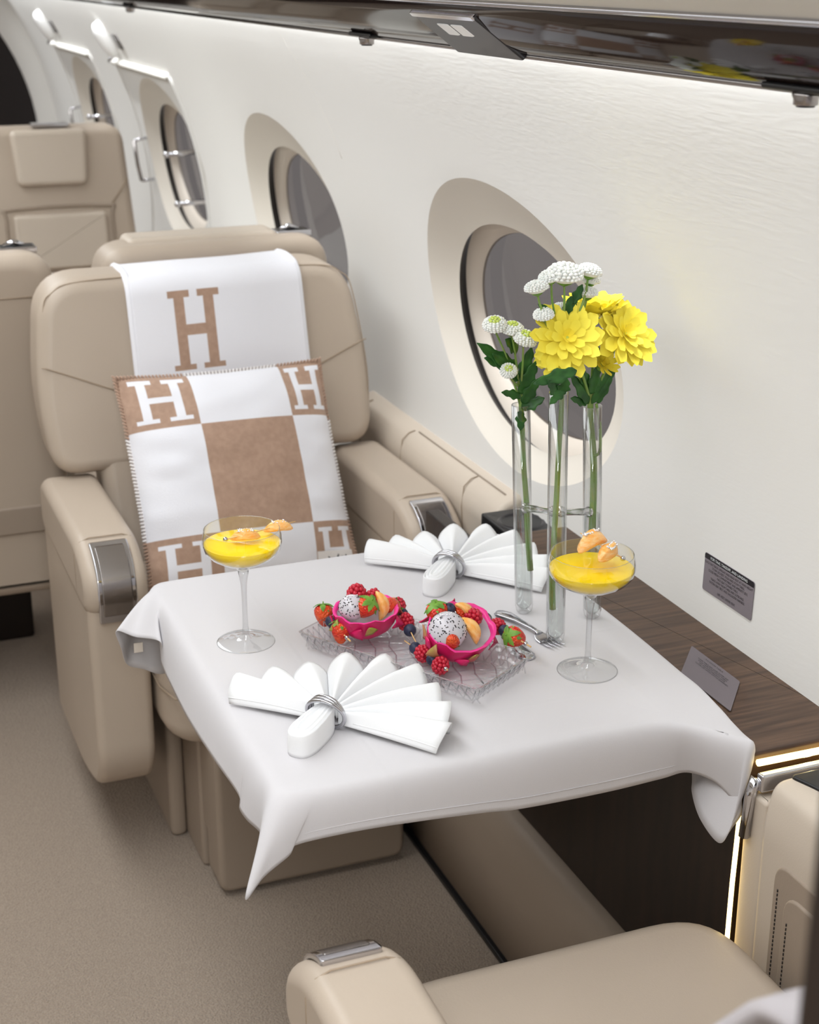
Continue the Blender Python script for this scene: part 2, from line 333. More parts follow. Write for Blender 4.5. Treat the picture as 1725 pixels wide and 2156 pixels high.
# left wall, ceiling, bulkheads
struct(mobj('wall_left', plain_wall(-0.95, 7.52, -1, 12), wall_l))
prof = [(0.840, 1.562), (0.75, 1.60), (0.66, 1.66), (0.58, 1.735), (0.45, 1.80), (0.30, 1.845), (0.0, 1.875)]
full = [(x, z) for x, z in prof] + [(2 * XC - x, z) for x, z in reversed(prof)]
struct(mobj('ceiling', loft([[Vector((x, y, z)) for x, z in full] for y in (-0.95, 3.0, 7.52)], False, False, False), ceil_m))
# aft bulkhead: white frame around a dark arched doorway
n = 48; ring_o = [Vector((XC + 1.22 * math.cos(PI * i / n), 7.5, 0.80 + 1.22 * math.sin(PI * i / n))) for i in range(n + 1)]; ring_i = [Vector((XC + 1.12 * math.cos(PI * i / n), 7.5, 0.80 + 1.02 * math.sin(PI * i / n))) for i in range(n + 1)]
ring_o = [Vector((XC + 1.22, 7.5, 0))] + ring_o + [Vector((XC - 1.22, 7.5, 0))]; ring_i = [Vector((XC + 1.12, 7.5, 0))] + ring_i + [Vector((XC - 1.12, 7.5, 0))]
bk = [Vector((v.x, 7.56, v.z)) for v in ring_i]
struct(mobj('wall_aft', loft([ring_o, ring_i, bk], False, False, False), wall_m))
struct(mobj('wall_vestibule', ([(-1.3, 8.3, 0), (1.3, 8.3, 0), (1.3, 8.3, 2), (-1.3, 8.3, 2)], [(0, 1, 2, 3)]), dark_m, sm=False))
struct(mobj('wall_front', ([(-1.3, -0.95, 0), (1.3, -0.95, 0), (1.3, -0.95, 2), (-1.3, -0.95, 2)], [(0, 1, 2, 3)]), wall_l, sm=False))
# partition beside the camera, its edge just in the frame
struct(mobj('wall_partition', rbox((0.318, 0.345, 0.0), (1.15, 0.40, 1.545), 0.006), dark_wood, wn=True))
# lower side wall: leather kick panel, dark veneer side and the lit ledge
dado = [(0.952, 0.0125), (0.955, 0.15), (0.962, 0.20), (0.975, 0.232), (0.992, 0.246), (1.02, 0.25), (1.06, 0.25), (1.06, 0.0125)]
struct(mobj('wall_kick_panel', loft([[Vector((x, y, z)) for x, z in dado] for y in (0.42, 1.0, 1.5, 2.0, 2.60)]), leather_d, wn=True))
struct(mobj('baseboard_right', rbox((0.943, 0.42, 0.0), (1.05, 3.2, 0.012), 0.003), black_m, wn=True))
struct(mobj('wall_side_panel', rbox((1.002, 1.405, 0.2505), (1.03, 2.46, 0.652), 0.003), dark_wood, wn=True))
ledge = struct(mobj('trim_1', rbox((0.999, 1.392, 0.655), (1.185, 2.20, 0.69), 0.004), wood, wn=True))
# ledge end: LED line across and down the corner, chrome corner piece
lt = thing('ledge_light', (1.0, 1.39, 0.2), 'glowing warm LED line edging the near end of the wood ledge', 'light')
mobj('light_strip', tube([(1.010, 1.387, 0.679), (1.06, 1.386, 0.679), (1.17, 1.384, 0.679)], 0.0045, 8), led_m, lt)
mobj('light_strip', tube([(1.000, 1.401, 0.60), (0.998, 1.402, 0.50), (0.997, 1.403, 0.255)], 0.0032, 8), led_m, lt)
mobj('trim_strip', rbox((1.004, 1.366, 0.648), (1.175, 1.379, 0.672), 0.003), chrome, lt, wn=True)
mobj('corner_trim', tube([(1.004, 1.378, 0.664), (0.999, 1.381, 0.64), (0.997, 1.384, 0.58)], 0.0075, 10), chrome, lt)
area_light('ledge_led', (1.08, 1.383, 0.676), (0, -0.3, 0.9), 0.01, 0.01, 0.10, (1, 0.84, 0.5))
# valance (passenger service rail) along the top of the wall
vp = [(0.838, 1.564), (0.838, 1.555), (0.846, 1.541), (0.860, 1.524), (0.876, 1.509), (0.892, 1.499), (0.902, 1.495), (0.908, 1.497), (0.908, 1.512), (0.89, 1.56), (0.86, 1.60)]
struct(mobj('trim_2', loft([[Vector((x, y, z)) for x, z in vp] for y in (-0.95, 2.0, 5.0, 7.49)]), lacquer))
struct(mobj('trim_3', tube([(0.837, -0.95, 1.560), (0.837, 3, 1.560), (0.837, 7.49, 1.560)], 0.0035, 8), chrome))
struct(mobj('trim_4', tube([(0.903, -0.95, 1.494), (0.903, 3, 1.494), (0.903, 7.49, 1.494)], 0.0035, 8), brushed))
struct(mobj('trim_5', loft([[Vector((2 * XC - x, y, z)) for x, z in vp] for y in (-0.95, 7.49)]), lacquer))
def on_rail(y, t, off=0.0):     # t 0 = upper edge, 1 = lower edge of the rail face
    a = Vector((0.842, y, 1.549)); b = Vector((0.900, y, 1.495)); nrm = Vector((-0.681, 0, -0.732)); return a.lerp(b, t) + nrm * off
def housing(y0, label, far=False):
    t = thing('service_panel', on_rail(y0, 0.5), label, 'panel')
    def slab(y_a, y_b, t0, t1, sk, o0, o1):
        q = [Vector((y_a, t0)), Vector((y_b, t0)), Vector((y_b - sk, t1)), Vector((y_a - sk, t1))]; ol = round_poly(q, 0.012, 5)
        return soft_prism(ol, lambda a, b, d: on_rail(a, b, o1 - d), o1 - o0, 0.003, 2)
    mobj('housing', slab(y0, y0 + 0.22, 0.06, 1.02, 0.04, -0.002, 0.007), darkgrey, t, wn=True)
    mobj('bezel', slab(y0 + 0.0, y0 + 0.222, 0.02, 0.11, 0.0, -0.002, 0.0085), chrome, t, wn=True)
    for k in range(2): mobj('lens', slab(y0 + 0.065 + 0.048 * k, y0 + 0.105 + 0.048 * k, 0.26, 0.52, 0.012, 0.004, 0.0085), lamp_m, t, wn=True)
    return t
housing(1.905, 'dark grey reading light panel set in the glossy ceiling rail')
def spot(y, label):
    p = Vector((0.895, y, 1.497)); t = thing('reading_light', p + Vector((0, 0, -0.02)), label, 'light')
    mobj('base_plate', rbox((p.x - 0.012, y - 0.045, p.z - 0.003), (p.x + 0.010, y + 0.06, p.z + 0.004), 0.003), black_m, t, wn=True)
    mobj('collar', lathe([(0.0135, 0), (0.0135, -0.003), (0.012, -0.006), (0.012, -0.011), (0.010, -0.012)], 24, True, True, (p.x, y, p.z - 0.003)), brushed, t)
    mobj('nozzle', lathe([(0.0095, -0.0115), (0.009, -0.0135), (0.006, -0.013)], 24, True, True, (p.x, y, p.z - 0.003)), black_m, t)
spot(2.46, 'small round air nozzle under the ceiling rail above the main window')
spot(1.245, 'round air nozzle under the ceiling rail at the right edge')
spot(4.35, 'small air nozzle under the ceiling rail beyond the second window')
# emergency exit fittings round the two far windows
def exit_kit(Yc, which, group=None):
    t = thing('exit_hatch_trim', cyl(Yc, 0.5), 'raised white hatch ledge and edges around the ' + which, 'trim')
    y0, y1 = Yc - 0.37, Yc + 0.46
    top = loft([[cyl(lerp(y0, y1, i / 10), 0.515, 0.003), cyl(lerp(y0, y1, i / 10), 0.500, 0.003), cyl(lerp(y0, y1, i / 10), 0.500, -0.016), cyl(lerp(y0, y1, i / 10), 0.508, -0.018), cyl(lerp(y0, y1, i / 10), 0.515, -0.012)] for i in range(11)])
    mobj('top_ledge', top, ceil_m, t, wn=True)
    mobj('side_edge', along_wall(y0, -0.2, 0.505, 0.006, 0.007), wall_m, t); mobj('side_edge', along_wall(y1, -0.2, 0.505, 0.006, 0.007), wall_m, t)
    h = thing('grab_handle', cyl(Yc + 0.40, 0.15), 'slim chrome grab handle beside the ' + which, 'handle')
    hy = Yc + 0.40; mobj('bar', tube([cyl(hy, 0.235, -0.045), cyl(hy, 0.15, -0.05), cyl(hy, 0.09, -0.045)], 0.0065, 10), brushed, h)
    for s in (0.235, 0.09): mobj('post', tube([cyl(hy, s, 0.0), cyl(hy, s, -0.045)], 0.0055, 8), chrome, h)
    L = thing('exit_lamp', cyl(Yc + 0.33, 0.59), 'white capsule lamp on the wall above the ' + which, 'lamp')
    pa = [cyl(Yc + 0.33, 0.535 + 0.125 * i / 8, -0.012) for i in range(9)]
    mobj('body', tube(pa, [0.012, 0.021, 0.025, 0.027, 0.028, 0.028, 0.027, 0.023, 0.013], 14), lamp_m, L)
    mobj('latch', tube([cyl(Yc + 0.33, 0.540, -0.005), cyl(Yc + 0.35, 0.530, -0.03), cyl(Yc + 0.38, 0.522, -0.03)], 0.006, 8), chrome, L)
    for dy in (-0.13, 0.14):
        mobj('side_plate', loft([[cyl(Yc + 0.33 + dy - 0.04, s, 0.0), cyl(Yc + 0.33 + dy + 0.04, s, 0.0), cyl(Yc + 0.33 + dy + 0.04, s, -0.006), cyl(Yc + 0.33 + dy - 0.04, s, -0.006)] for s in (0.565, 0.59, 0.615)]), brushed, L, wn=True)
    for yy, s in ((Yc - 0.27, 0.255), (Yc - 0.29, 0.105)):
        g = thing('window_latch', cyl(yy, s), 'short chrome latch peg across the %s, %s' % (which, 'upper one' if s > 0.2 else 'lower one'), 'latch')
        p = cyl(yy, s, 0.01); mobj('peg', tube([p, p + Vector((-0.085, 0, -0.004))], 0.0075, 10), chrome, g); mobj('knob', sphere(p + Vector((-0.088, 0, -0.004)), 0.0105), chrome, g)
exit_kit(WIN_Y[2], 'third oval window from the camera'); exit_kit(WIN_Y[3], 'fourth and farthest oval window')
# safety placard on the wall and on the ledge
def placard(name, corners, label, header, lines, pm):
    tl, tr, br, bl = [Vector(c) for c in corners]; ex = (tr - tl); ey = (tl - bl); W_, H_ = ex.length, ey.length; ux, uy = ex.normalized(), ey.normalized(); nz = ux.cross(uy).normalized(); o0 = (tl + tr + br + bl) / 4
    t = thing(name, o0 - uy * (H_ / 2), label, 'placard')
    def fr(a, b, d): return o0 + ux * a + uy * b + nz * (0.0008 - d)
    hw, hh = W_ / 2, H_ / 2
    q = round_poly([Vector((-hw, -hh)), Vector((hw, -hh)), Vector((hw, hh)), Vector((-hw, hh))], 0.004, 4)
    mobj('plate', soft_prism(q, fr, 0.0012, 0.0003, 1), pm, t, sm=False)
    M = Matrix(((ux.x, uy.x, nz.x, 0), (ux.y, uy.y, nz.y, 0), (ux.z, uy.z, nz.z, 0), (0, 0, 0, 1)))
    def put(vf, cx, cy, wid=None, off=0.0011):
        xs = [v.x for v in vf[0]]; k = 1.0
        if wid: k = wid / (max(xs) - min(xs))
        return [o0 + ux * (v.x * k + cx) + uy * (v.y + cy) + nz * off for v in vf[0]], vf[1]
    y = hh
    if header:
        b = round_poly([Vector((-hw, hh - 0.0085)), Vector((hw, hh - 0.0085)), Vector((hw, hh)), Vector((-hw, hh))], [0, 0, 0.004, 0.004], 4)
        mobj('header_band', ([fr(p.x, p.y, -0.0002) for p in b], [tuple(range(len(b)))]), ink, t, sm=False)
        mobj('header_lettering', put(text_mesh(header, 0.0058), 0, hh - 0.0063, off=0.0014), ink_w, t, sm=False); y -= 0.0085
    vfs = []
    for k, (ln, f) in enumerate(lines):
        if ln: vfs.append(put(text_mesh(ln, 0.0052), 0, y - 0.0062 - 0.0054 * k, wid=W_ * f))
    mobj('lettering', join(*vfs), ink, t, sm=False)
pc = [cyl(1.765, 0.0, -0.001), cyl(1.638, 0.0, -0.001), cyl(1.638, -0.058, -0.001), cyl(1.765, -0.058, -0.001)]
placard('safety_placard', pc, 'silver instruction placard with black header stuck on the cream wall', 'FOR TAXI, TAKEOFF, AND LANDING',
    [('PLACE SEAT BACK UPRIGHT AND HEAD REST AT HEAD HEIGHT', .97), ('STOW LEG REST, FOLD AND STOW TABLE,', .66), ('CLOSE MEDIA COMPARTMENT AND AMENITY LIDS,', .80), ('FACE SEAT TOWARD TABLE,', .42), ('TRACK AWAY FROM TABLE AND OUTBOARD,', .68), ('FASTEN SEAT BELT AND SHOULDER HARNESS.', .72), ('', 0), ('LIFE VEST UNDER SEAT', .36)], placard_m)
pc2 = [Vector((1.100, 1.690, 0.6915)), Vector((1.100, 1.566, 0.6915)), Vector((1.040, 1.496, 0.6915)), Vector((1.040, 1.620, 0.6915))]
placard('safety_placard', pc2, 'silver placard lying on the wood ledge, half under the tablecloth', None,
    [('', 0), ('TO STOW TABLE', .36), ('', 0), ('CLEAR TABLE AND RAISE OUTER LEAF', .62), ('FOLD LEAF FLAT ONTO TABLE', .58), ('LIFT AND PUSH TABLE INTO LEDGE', .52), ('CLOSE LID UNTIL LATCH ENGAGES', .66)], placard_d)
# ================================================================== seats
def build_seat(loc, rot, label, lean=0.27, arms=(-1, 1)):
    """club seat, local frame: x across, y back from the arm fronts, z up; it faces -y"""
    t = thing('club_seat', loc, label, 'seat', 'cream leather club seats', (0, 0, rot))
    L = dict(local=True, wn=True)
    mobj('pedestal', rbox((-0.184, -0.03, 0.0), (0.184, 0.40, 0.285), 0.008, 0.012), leather_d, t, **L)
    for sx in (-1, 1):
        mobj('pedestal_foot', rbox((sx * 0.2 - 0.016, 0.09, 0.0), (sx * 0.2 + 0.016, 0.40, 0.30), 0.012, 0.015), leather_d, t, **L)
    mobj('footrest', soft_prism(round_poly([Vector((-0.18, 0.008)), Vector((0.18, 0.008)), Vector((0.18, 0.30)), Vector((-0.18, 0.30))], 0.025, 5), lambda a, b, d: Vector((a, -0.145 + d, b)), 0.095, 0.012), leather_d, t, **L)
    mobj('footrest_hinge', rbox((-0.179, -0.06, 0.095), (0.179, -0.02, 0.288), 0.004), leather_d, t, **L)
    c = mobj('seat_cushion', soft_prism(round_poly([Vector((-0.245, -0.105)), Vector((0.245, -0.105)), Vector((0.245, 0.5)), Vector((-0.245, 0.5))], [0.10, 0.10, 0.10, 0.10], 8), lambda a, b, d: Vector((a, b, 0.285 + d)), 0.185, 0.042, 5), leather, t, **L)
    mobj('seam', tube([(-0.246, 0.4, 0.39), (-0.246, -0.03, 0.39), (-0.232, -0.09, 0.39), (-0.19, -0.107, 0.39), (0.19, -0.107, 0.39), (0.232, -0.09, 0.39), (0.246, -0.03, 0.39), (0.246, 0.4, 0.39)], 0.0016, 6), seam_m, c, local=True)
    pan = round_poly([Vector(p) for p in [(0.004, 0.555), (0.0, 0.23), (0.05, 0.165), (0.20, 0.125), (0.50, 0.12), (0.50, 0.555)]], [0.01, 0.07, 0.06, 0.08, 0.02, 0.02], 6)
    pad = round_poly([Vector(p) for p in [(-0.004, 0.525), (-0.008, 0.60), (0.075, 0.648), (0.5, 0.642), (0.505, 0.525)]], [0.045, 0.05, 0.07, 0.05, 0.05], 8)
    for sx in arms:
        x0 = sx * 0.305
        mobj('arm_panel', soft_prism(pan, lambda a, b, d: Vector((x0 - 0.053 + d, a, b)), 0.106, 0.016), leather, t, **L)
        p = mobj('arm_pad', soft_prism(pad, lambda a, b, d: Vector((x0 - 0.057 + d, a, b)), 0.114, 0.022, 5), leather, t, **L)
        mobj('seam', tube([(x0 - 0.056, 0.085, 0.55), (x0 - 0.057, 0.085, 0.62), (x0 - 0.046, 0.085, 0.640), (x0 - 0.03, 0.085, 0.6465), (x0 + 0.03, 0.085, 0.6465), (x0 + 0.046, 0.085, 0.640), (x0 + 0.057, 0.085, 0.62), (x0 + 0.056, 0.085, 0.55)], 0.0012, 6), seam_m, p, local=True)
        path = [(0.066, 0.6430), (0.052, 0.6395), (0.035, 0.632), (0.017, 0.620), (0.004, 0.604), (-0.004, 0.585), (-0.0075, 0.56), (-0.0065, 0.545), (-0.005, 0.53), (-0.004, 0.517)]
        def ribbon(w, off, k0, k1):
            pts = spline([(0, a, b) for a, b in path[k0:k1]], 4); rings = []
            for i, q in enumerate(pts):
                tg = (pts[min(i + 1, len(pts) - 1)] - pts[max(i - 1, 0)]).normalized(); nr = Vector((0, tg.z, -tg.y));
                if nr.y > 0 and nr.z < 0: nr = -nr
                o = nr * off; ws = w * (0.94 if i in (0, len(pts) - 1) else 1)
                rings.append([Vector((x0 - ws, q.y, q.z)) - nr * 0.004, Vector((x0 - ws, q.y, q.z)) + o * 0.7, Vector((x0 - ws * 0.93, q.y, q.z)) + o, Vector((x0 + ws * 0.93, q.y, q.z)) + o, Vector((x0 + ws, q.y, q.z)) + o * 0.7, Vector((x0 + ws, q.y, q.z)) - nr * 0.004])
            return loft(rings)
        pl = mobj('arm_plate', ribbon(0.034, 0.0015, 0, 10), chrome, t, local=True, wn=True); pl['label'] = 'polished metal plate over the arm tip'
        mobj('plate_inlay', ribbon(0.0265, 0.0022, 1, 9), brushed, pl, local=True, wn=True)
    if -1 in arms:
        la = mobj('arm_latch', rbox((0.2475, 0.085, 0.49), (0.2535, 0.118, 0.512), 0.002), brushed, t, local=True, wn=True); la['label'] = 'small dark metal latch on the inner arm'
    # backrest: winged outline leaning back
    ol = round_poly([Vector(p) for p in [(-0.335, 0.648), (-0.352, 0.80), (-0.325, 1.022), (0.315, 1.022), (0.345, 0.80), (0.335, 0.648)]], [0.055, 0.15, 0.085, 0.085, 0.15, 0.055], 8)
    ol = [p + Vector((0, 0.004 * (1 - (p.x / 0.33) ** 2) if p.y > 1.0 else 0)) for p in ol]
    def bf(a, b, d): return Vector((a, 0.43 + d + (b - 0.66) * lean, b))
    bk = mobj('backrest', soft_prism(ol, bf, 0.135, 0.03, 5), leather, t, **L)
    lo_ = round_poly([Vector(p) for p in [(-0.238, 0.43), (-0.246, 0.74), (0.246, 0.74), (0.238, 0.43)]], 0.06, 6)
    mobj('lower_backrest', soft_prism(lo_, lambda a, b, d: bf(a, b, d + 0.002), 0.12, 0.03, 5), leather, t, **L)
    for sx in (-1, 1):
        mobj('seam', tube([bf(sx * 0.338, 0.862, -0.001), bf(sx * 0.325, 0.858, -0.0012), bf(sx * 0.27, 0.836, -0.0012), bf(sx * 0.22, 0.815, -0.0012), bf(sx * 0.18, 0.80, -0.0012)], 0.0014, 6), seam_m, bk, local=True)
        mobj('seam', tube(spline([bf(sx * 0.328, 0.70, 0.012), bf(sx * 0.338, 0.80, 0.012), bf(sx * 0.322, 0.96, 0.012), bf(sx * 0.30, 0.998, 0.012), bf(sx * 0.24, 1.016, 0.010), bf(0, 1.020, 0.010)], 6), 0.0013, 6), seam_m, bk, local=True)
    return t, bf
SX = 0.73; SY = 2.475
seat_main, bfm = build_seat((SX, SY, 0), 0, 'cream leather club seat holding the checked cushion, facing the table')
seat_near, bfn = build_seat((SX + 0.005, 1.318, 0), PI, 'cream leather club seat cropped at the bottom edge, arm tip showing', lean=0.80, arms=(1,))

def back_seat(x, y, label, w=0.255, zt=1.045):
    """seat seen from behind"""
    t = thing('club_seat', (x, y, 0), label, 'seat', 'cream leather club seats'); L = dict(local=True, wn=True)
    ol = round_poly([Vector(p) for p in [(-w, 0.27), (-w, zt), (w, zt), (w, 0.27)]], [0.03, 0.075, 0.075, 0.03], 8)
    bk = mobj('back_shell', soft_prism(ol, lambda a, b, d: Vector((a, d + (0.90 - b) * 0.06, b)), 0.15, 0.035, 5), leather, t, **L)
    mobj('seam', tube([Vector((a, -0.001 + (0.90 - 0.955) * 0.06, 0.955)) for a in (-w * 0.99, -w * 0.5, 0, w * 0.5, w * 0.99)], 0.0015, 6), seam_m, bk, local=True)
    mobj('back_band', rbox((-w - 0.002, 0.022, 0.425), (w + 0.002, 0.06, 0.49), 0.006), leather_d, t, **L)
    mobj('seat_cushion', rbox((-w, 0.13, 0.28), (w, 0.62, 0.46), 0.04, 0.05), leather, t, **L)
    mobj('base', rbox((-w + 0.06, 0.42, 0.0), (w - 0.06, 0.6, 0.28), 0.01), dark_m, t, **L)
    hd = mobj('head_cushion', soft_prism(round_poly([Vector((-w + 0.07, 0.06)), Vector((w - 0.10, 0.06)), Vector((w - 0.10, 0.165)), Vector((-w + 0.07, 0.165))], 0.02, 5), lambda a, b, d: Vector((a, b - 0.01, zt - 0.03 + d)), 0.038, 0.018), leather_p, t, **L)
    sl = mobj('headrest_slot', rbox((w - 0.105, 0.055, zt - 0.01), (w - 0.025, 0.105, zt + 0.004), 0.003), chrome, t, **L)
    mobj('slot_well', rbox((w - 0.099, 0.061, zt - 0.008), (w - 0.031, 0.099, zt + 0.0046), 0.001), black_m, sl, **L)
    mobj('slot_lever', tube([(w - 0.09, 0.08, zt + 0.003), (w - 0.07, 0.08, zt + 0.012), (w - 0.05, 0.08, zt + 0.004)], 0.006, 8), chrome, sl, local=True)
    return t
back_seat(0.815, 3.19, 'cream leather seat back directly behind the blanket-draped seat')
back_seat(0.213, 3.20, 'cream leather seat back cut off at the left edge of the photo')
# far seat facing the camera
def far_seat(x, y, label):
    t = thing('club_seat', (x, y, 0), label, 'seat', 'cream leather club seats'); L = dict(local=True, wn=True); w = 0.235
    def bf(a, b, d): return Vector((a, d + (b - 0.6) * 0.2, b))
    ol = round_poly([Vector(p) for p in [(-w - 0.03, 0.45), (-w, 1.105), (w, 1.105), (w + 0.03, 0.45)]], [0.03, 0.06, 0.06, 0.03], 8)
    bk = mobj('backrest', soft_prism(ol, bf, 0.13, 0.03, 5), leather, t, **L)
    mobj('head_cushion', soft_prism(round_poly([Vector(p) for p in [(-0.125, 0.925), (-0.135, 1.10), (0.11, 1.10), (0.10, 0.925)]], 0.025, 6), lambda a, b, d: bf(a, b, d - 0.03), 0.045, 0.018, 5), leather_p, t, **L)
    mobj('lumbar_panel', soft_prism(round_poly([Vector(p) for p in [(-0.15, 0.66), (-0.15, 0.835), (0.15, 0.835), (0.15, 0.66)]], 0.014, 6), lambda a, b, d: bf(a, b, d - 0.022), 0.035, 0.012, 5), leather_p, t, **L)
    mobj('lumbar_border', tube(spline([bf(-0.172, 0.6, -0.001), bf(-0.172, 0.82, -0.001), bf(-0.155, 0.852, -0.001), bf(0.155, 0.852, -0.001), bf(0.172, 0.82, -0.001), bf(0.172, 0.6, -0.001)], 5), 0.006, 8), leather_d, t, local=True)
    mobj('seam', tube([bf(0.17, 0.85, -0.002), bf(0.21, 0.90, -0.002), bf(0.235, 0.93, 0.004)], 0.002, 6), seam_m, bk, local=True)
    mobj('headrest_trim', rbox((-0.06, 0.10, 1.105), (0.06, 0.16, 1.116), 0.003), chrome, t, **L)
    mobj('seat_cushion', rbox((-w, -0.45, 0.30), (w, 0.02, 0.50), 0.04, 0.05), leather, t, **L)
    mobj('base', rbox((-0.2, -0.4, 0.0), (0.2, 0.1, 0.30), 0.02), leather_d, t, **L)
    for sx in (-1, 1): mobj('armrest', rbox((sx * 0.29 - 0.05, -0.42, 0.15), (sx * 0.29 + 0.05, 0.06, 0.66), 0.03, 0.04), leather, t, **L)
far_seat(0.775, 5.05, 'far cream leather seat with pale headrest pad, facing the camera')
# folded table with pale top between the far seats, small cushion on the far seat
ft = thing('conference_table', (0.45, 4.2, 0), 'pale topped table between the two rows of far seats', 'table')
mobj('table_top', rbox((0.08, 3.93, 0.735), (1.10, 4.44, 0.765), 0.008), ceil_m, ft, wn=True); mobj('pedestal', rbox((0.42, 4.1, 0.0), (0.66, 4.28, 0.735), 0.02), leather_d, ft, wn=True)
# side consoles beside the main seat and the near seat
def console(y0, y1, label, near):
    t = thing('side_console', (1.11, (y0 + y1) / 2, 0), label, 'console')
    if not near:
        pf = round_poly([Vector(p) for p in [(1.098, 0.10), (1.098, 0.648), (1.120, 0.680), (1.168, 0.690), (1.168, 0.10)]], [0.01, 0.03, 0.02, 0.01, 0.01], 6)
        b = mobj('body', soft_prism(pf, lambda a, b, d: Vector((a, y0 + d - (0.69 - b) * 0.10, b)), y1 - y0, 0.012), leather_p, t, wn=True)
        for yy in (2.52, 2.845, 3.10): mobj('seam', tube([(1.0975, yy - 0.02, 0.55), (1.0972, yy - 0.01, 0.63), (1.106, yy, 0.667), (1.121, yy, 0.6805), (1.135, yy, 0.684)], 0.0013, 6), seam_m, b)
        mobj('lid_groove', tube([(1.138, 2.40, 0.6848), (1.138, 2.83, 0.6848)], 0.0016, 6), leather_d, b)
        mobj('cup_panel', rbox((1.07, 2.215, 0.63), (1.168, y0 - 0.012, 0.672), 0.004), black_m, t, wn=True)
        mobj('cup_ring', lathe([(0.036, 0.0), (0.040, 0.003), (0.044, 0.0)], 32, False, False, (1.118, 2.29, 0.672)), darkgrey, t)
    else:
        pf = round_poly([Vector(p) for p in [(1.002, 0.10), (1.0, 0.62), (1.012, 0.672), (1.06, 0.673), (1.168, 0.672), (1.168, 0.10)]], [0.01, 0.05, 0.02, 0.01, 0.01, 0.01], 6)
        b = mobj('body', soft_prism(pf, lambda a, b, d: Vector((a, y0 + d, b)), y1 - y0, 0.012), leather_p, t, wn=True)
        q = round_poly([Vector(p) for p in [(1.05, 0.97), (1.166, 0.97), (1.166, 1.352), (1.032, 1.352), (1.05, 1.30)]], [0.02, 0.0, 0.0, 0.01, 0.05], 6)
        mobj('cup_panel', soft_prism(q, lambda a, b, d: Vector((a, b, 0.664 + d)), 0.0125, 0.003), black_m, t, wn=True)
        mobj('end_panel', rbox((1.003, 1.352, 0.10), (1.168, 1.397, 0.642), 0.006), leather_p, t, wn=True)
        mobj('cup_well', lathe([(0.042, 0.0), (0.0385, 0.0012), (0.037, 0.0), (0.0, -0.0)], 36, False, False, (1.118, 1.298, 0.6772)), gasket_m, t)
        for k, (ins, pr) in enumerate(((0.0, 0.004), (0.028, 0.008))):
            pq = round_poly([Vector((1.02 + ins, 0.16)), Vector((1.318 - ins, 0.16)), Vector((1.318 - ins, 0.585 - ins)), Vector((1.02 + ins, 0.585 - ins))], 0.03, 6)
            pp = mobj('pocket' if k == 0 else 'pocket_flap', soft_prism(pq, lambda a, b, d: Vector((1.0015 - pr + d, a, b)), 0.012, 0.0035), leather_d, t, wn=True)
            st = []
            for i in range(64):
                z = 0.18 + i * 0.006
                if z < 0.55 - ins: st.append(tube([(1.0010 - pr, 1.307 - ins, z), (1.0010 - pr, 1.307 - ins, z + 0.0035)], 0.0009, 5))
            mobj('stitching', join(*st), gasket_m, pp)['kind'] = 'stuff'
console(2.372, 3.17, 'pale leather side console running along the wall beside the main seat', False)
console(0.95, 1.358, 'pale leather console with black cup holder at the right edge', True)
# ================================================================== blanket and cushion on the main seat
def in_H(u, v, x0, x1, y0, y1, st=0.16, se=0.10, bar=0.13, sw=0.36):
    """slab-serif letter H in the box; v grows upward"""
    a = (u - x0) / (x1 - x0); b = (v - y0) / (y1 - y0)
    if a < 0 or a > 1 or b < 0 or b > 1: return False
    for c in (sw / 2, 1 - sw / 2):
        if abs(a - c) < st / 2: return True
        if abs(a - c) < sw / 2 and (b < se or b > 1 - se): return True
    return sw / 2 < a < 1 - sw / 2 and abs(b - 0.5) < bar / 2
tb = thing('blanket', (SX, SY + 0.5, 0.75), 'folded white wool blanket with a large tan letter, hung over the seat back', 'blanket')
def blanket_pt(u, v):
    x = lerp(-0.150, 0.200, u); s = v * 0.66        # s runs up the front, over the top, down the back
    wob = 0.003 * math.sin(9 * u + 3 * v) + 0.006 * math.sin(u * PI)
    r = 0.034
    if s < 0.250:
        z = 0.74 + s; y = bfm(x, z, -0.016 - wob).y
    elif s < 0.315:
        a = (s - 0.250) / 0.065 * PI / 2; p0 = bfm(x, 0.990, -0.016 - wob); y = p0.y + r - r * math.cos(a) + 0.009 * math.sin(a); z = 0.990 + 0.036 * math.sin(a)
    elif s < 0.425:
        q = (s - 0.315) / 0.11; y = bfm(x, 0.990, -0.016 - wob).y + 0.043 + 0.10 * q; z = 1.026 + 0.004 * math.sin(q * PI)
    elif s < 0.47:
        a = (s - 0.425) / 0.045 * PI / 2; y = bfm(x, 0.990, -0.016 - wob).y + 0.143 + 0.028 * math.sin(a); z = 1.026 - 0.028 * (1 - math.cos(a))
    else:
        z = 0.998 - (s - 0.47); y = bfm(x, z, 0.152).y
    return Vector((SX + x, SY + y, z - 0.006 * (1 - u)))
nu, nv = 150, 190; bv = grid(blanket_pt, nu, nv); fmx = []
for j in range(nv - 1):
    for i in range(nu - 1):
        u = (i + 0.5) / (nu - 1); v = (j + 0.5) / (nv - 1) * 0.66
        fmx.append(1 if in_H(u, v, 0.200, 0.505, 0.100, 0.255, 0.20, 0.085, 0.125, 0.42) else 0)
mobj('cloth', bv, wool_w, tb, mats=[wool_w, wool_t], fm=fmx, solid=0.008)
mobj('folded_edge', tube([blanket_pt(0.0, v / 40) + Vector((-0.002, 0.004, 0)) for v in range(41)], 0.008, 8), wool_w, tb)
mobj('folded_edge', tube([blanket_pt(1.0, v / 40) + Vector((0.001, 0.004, 0)) for v in range(41)], 0.007, 8), wool_w, tb)
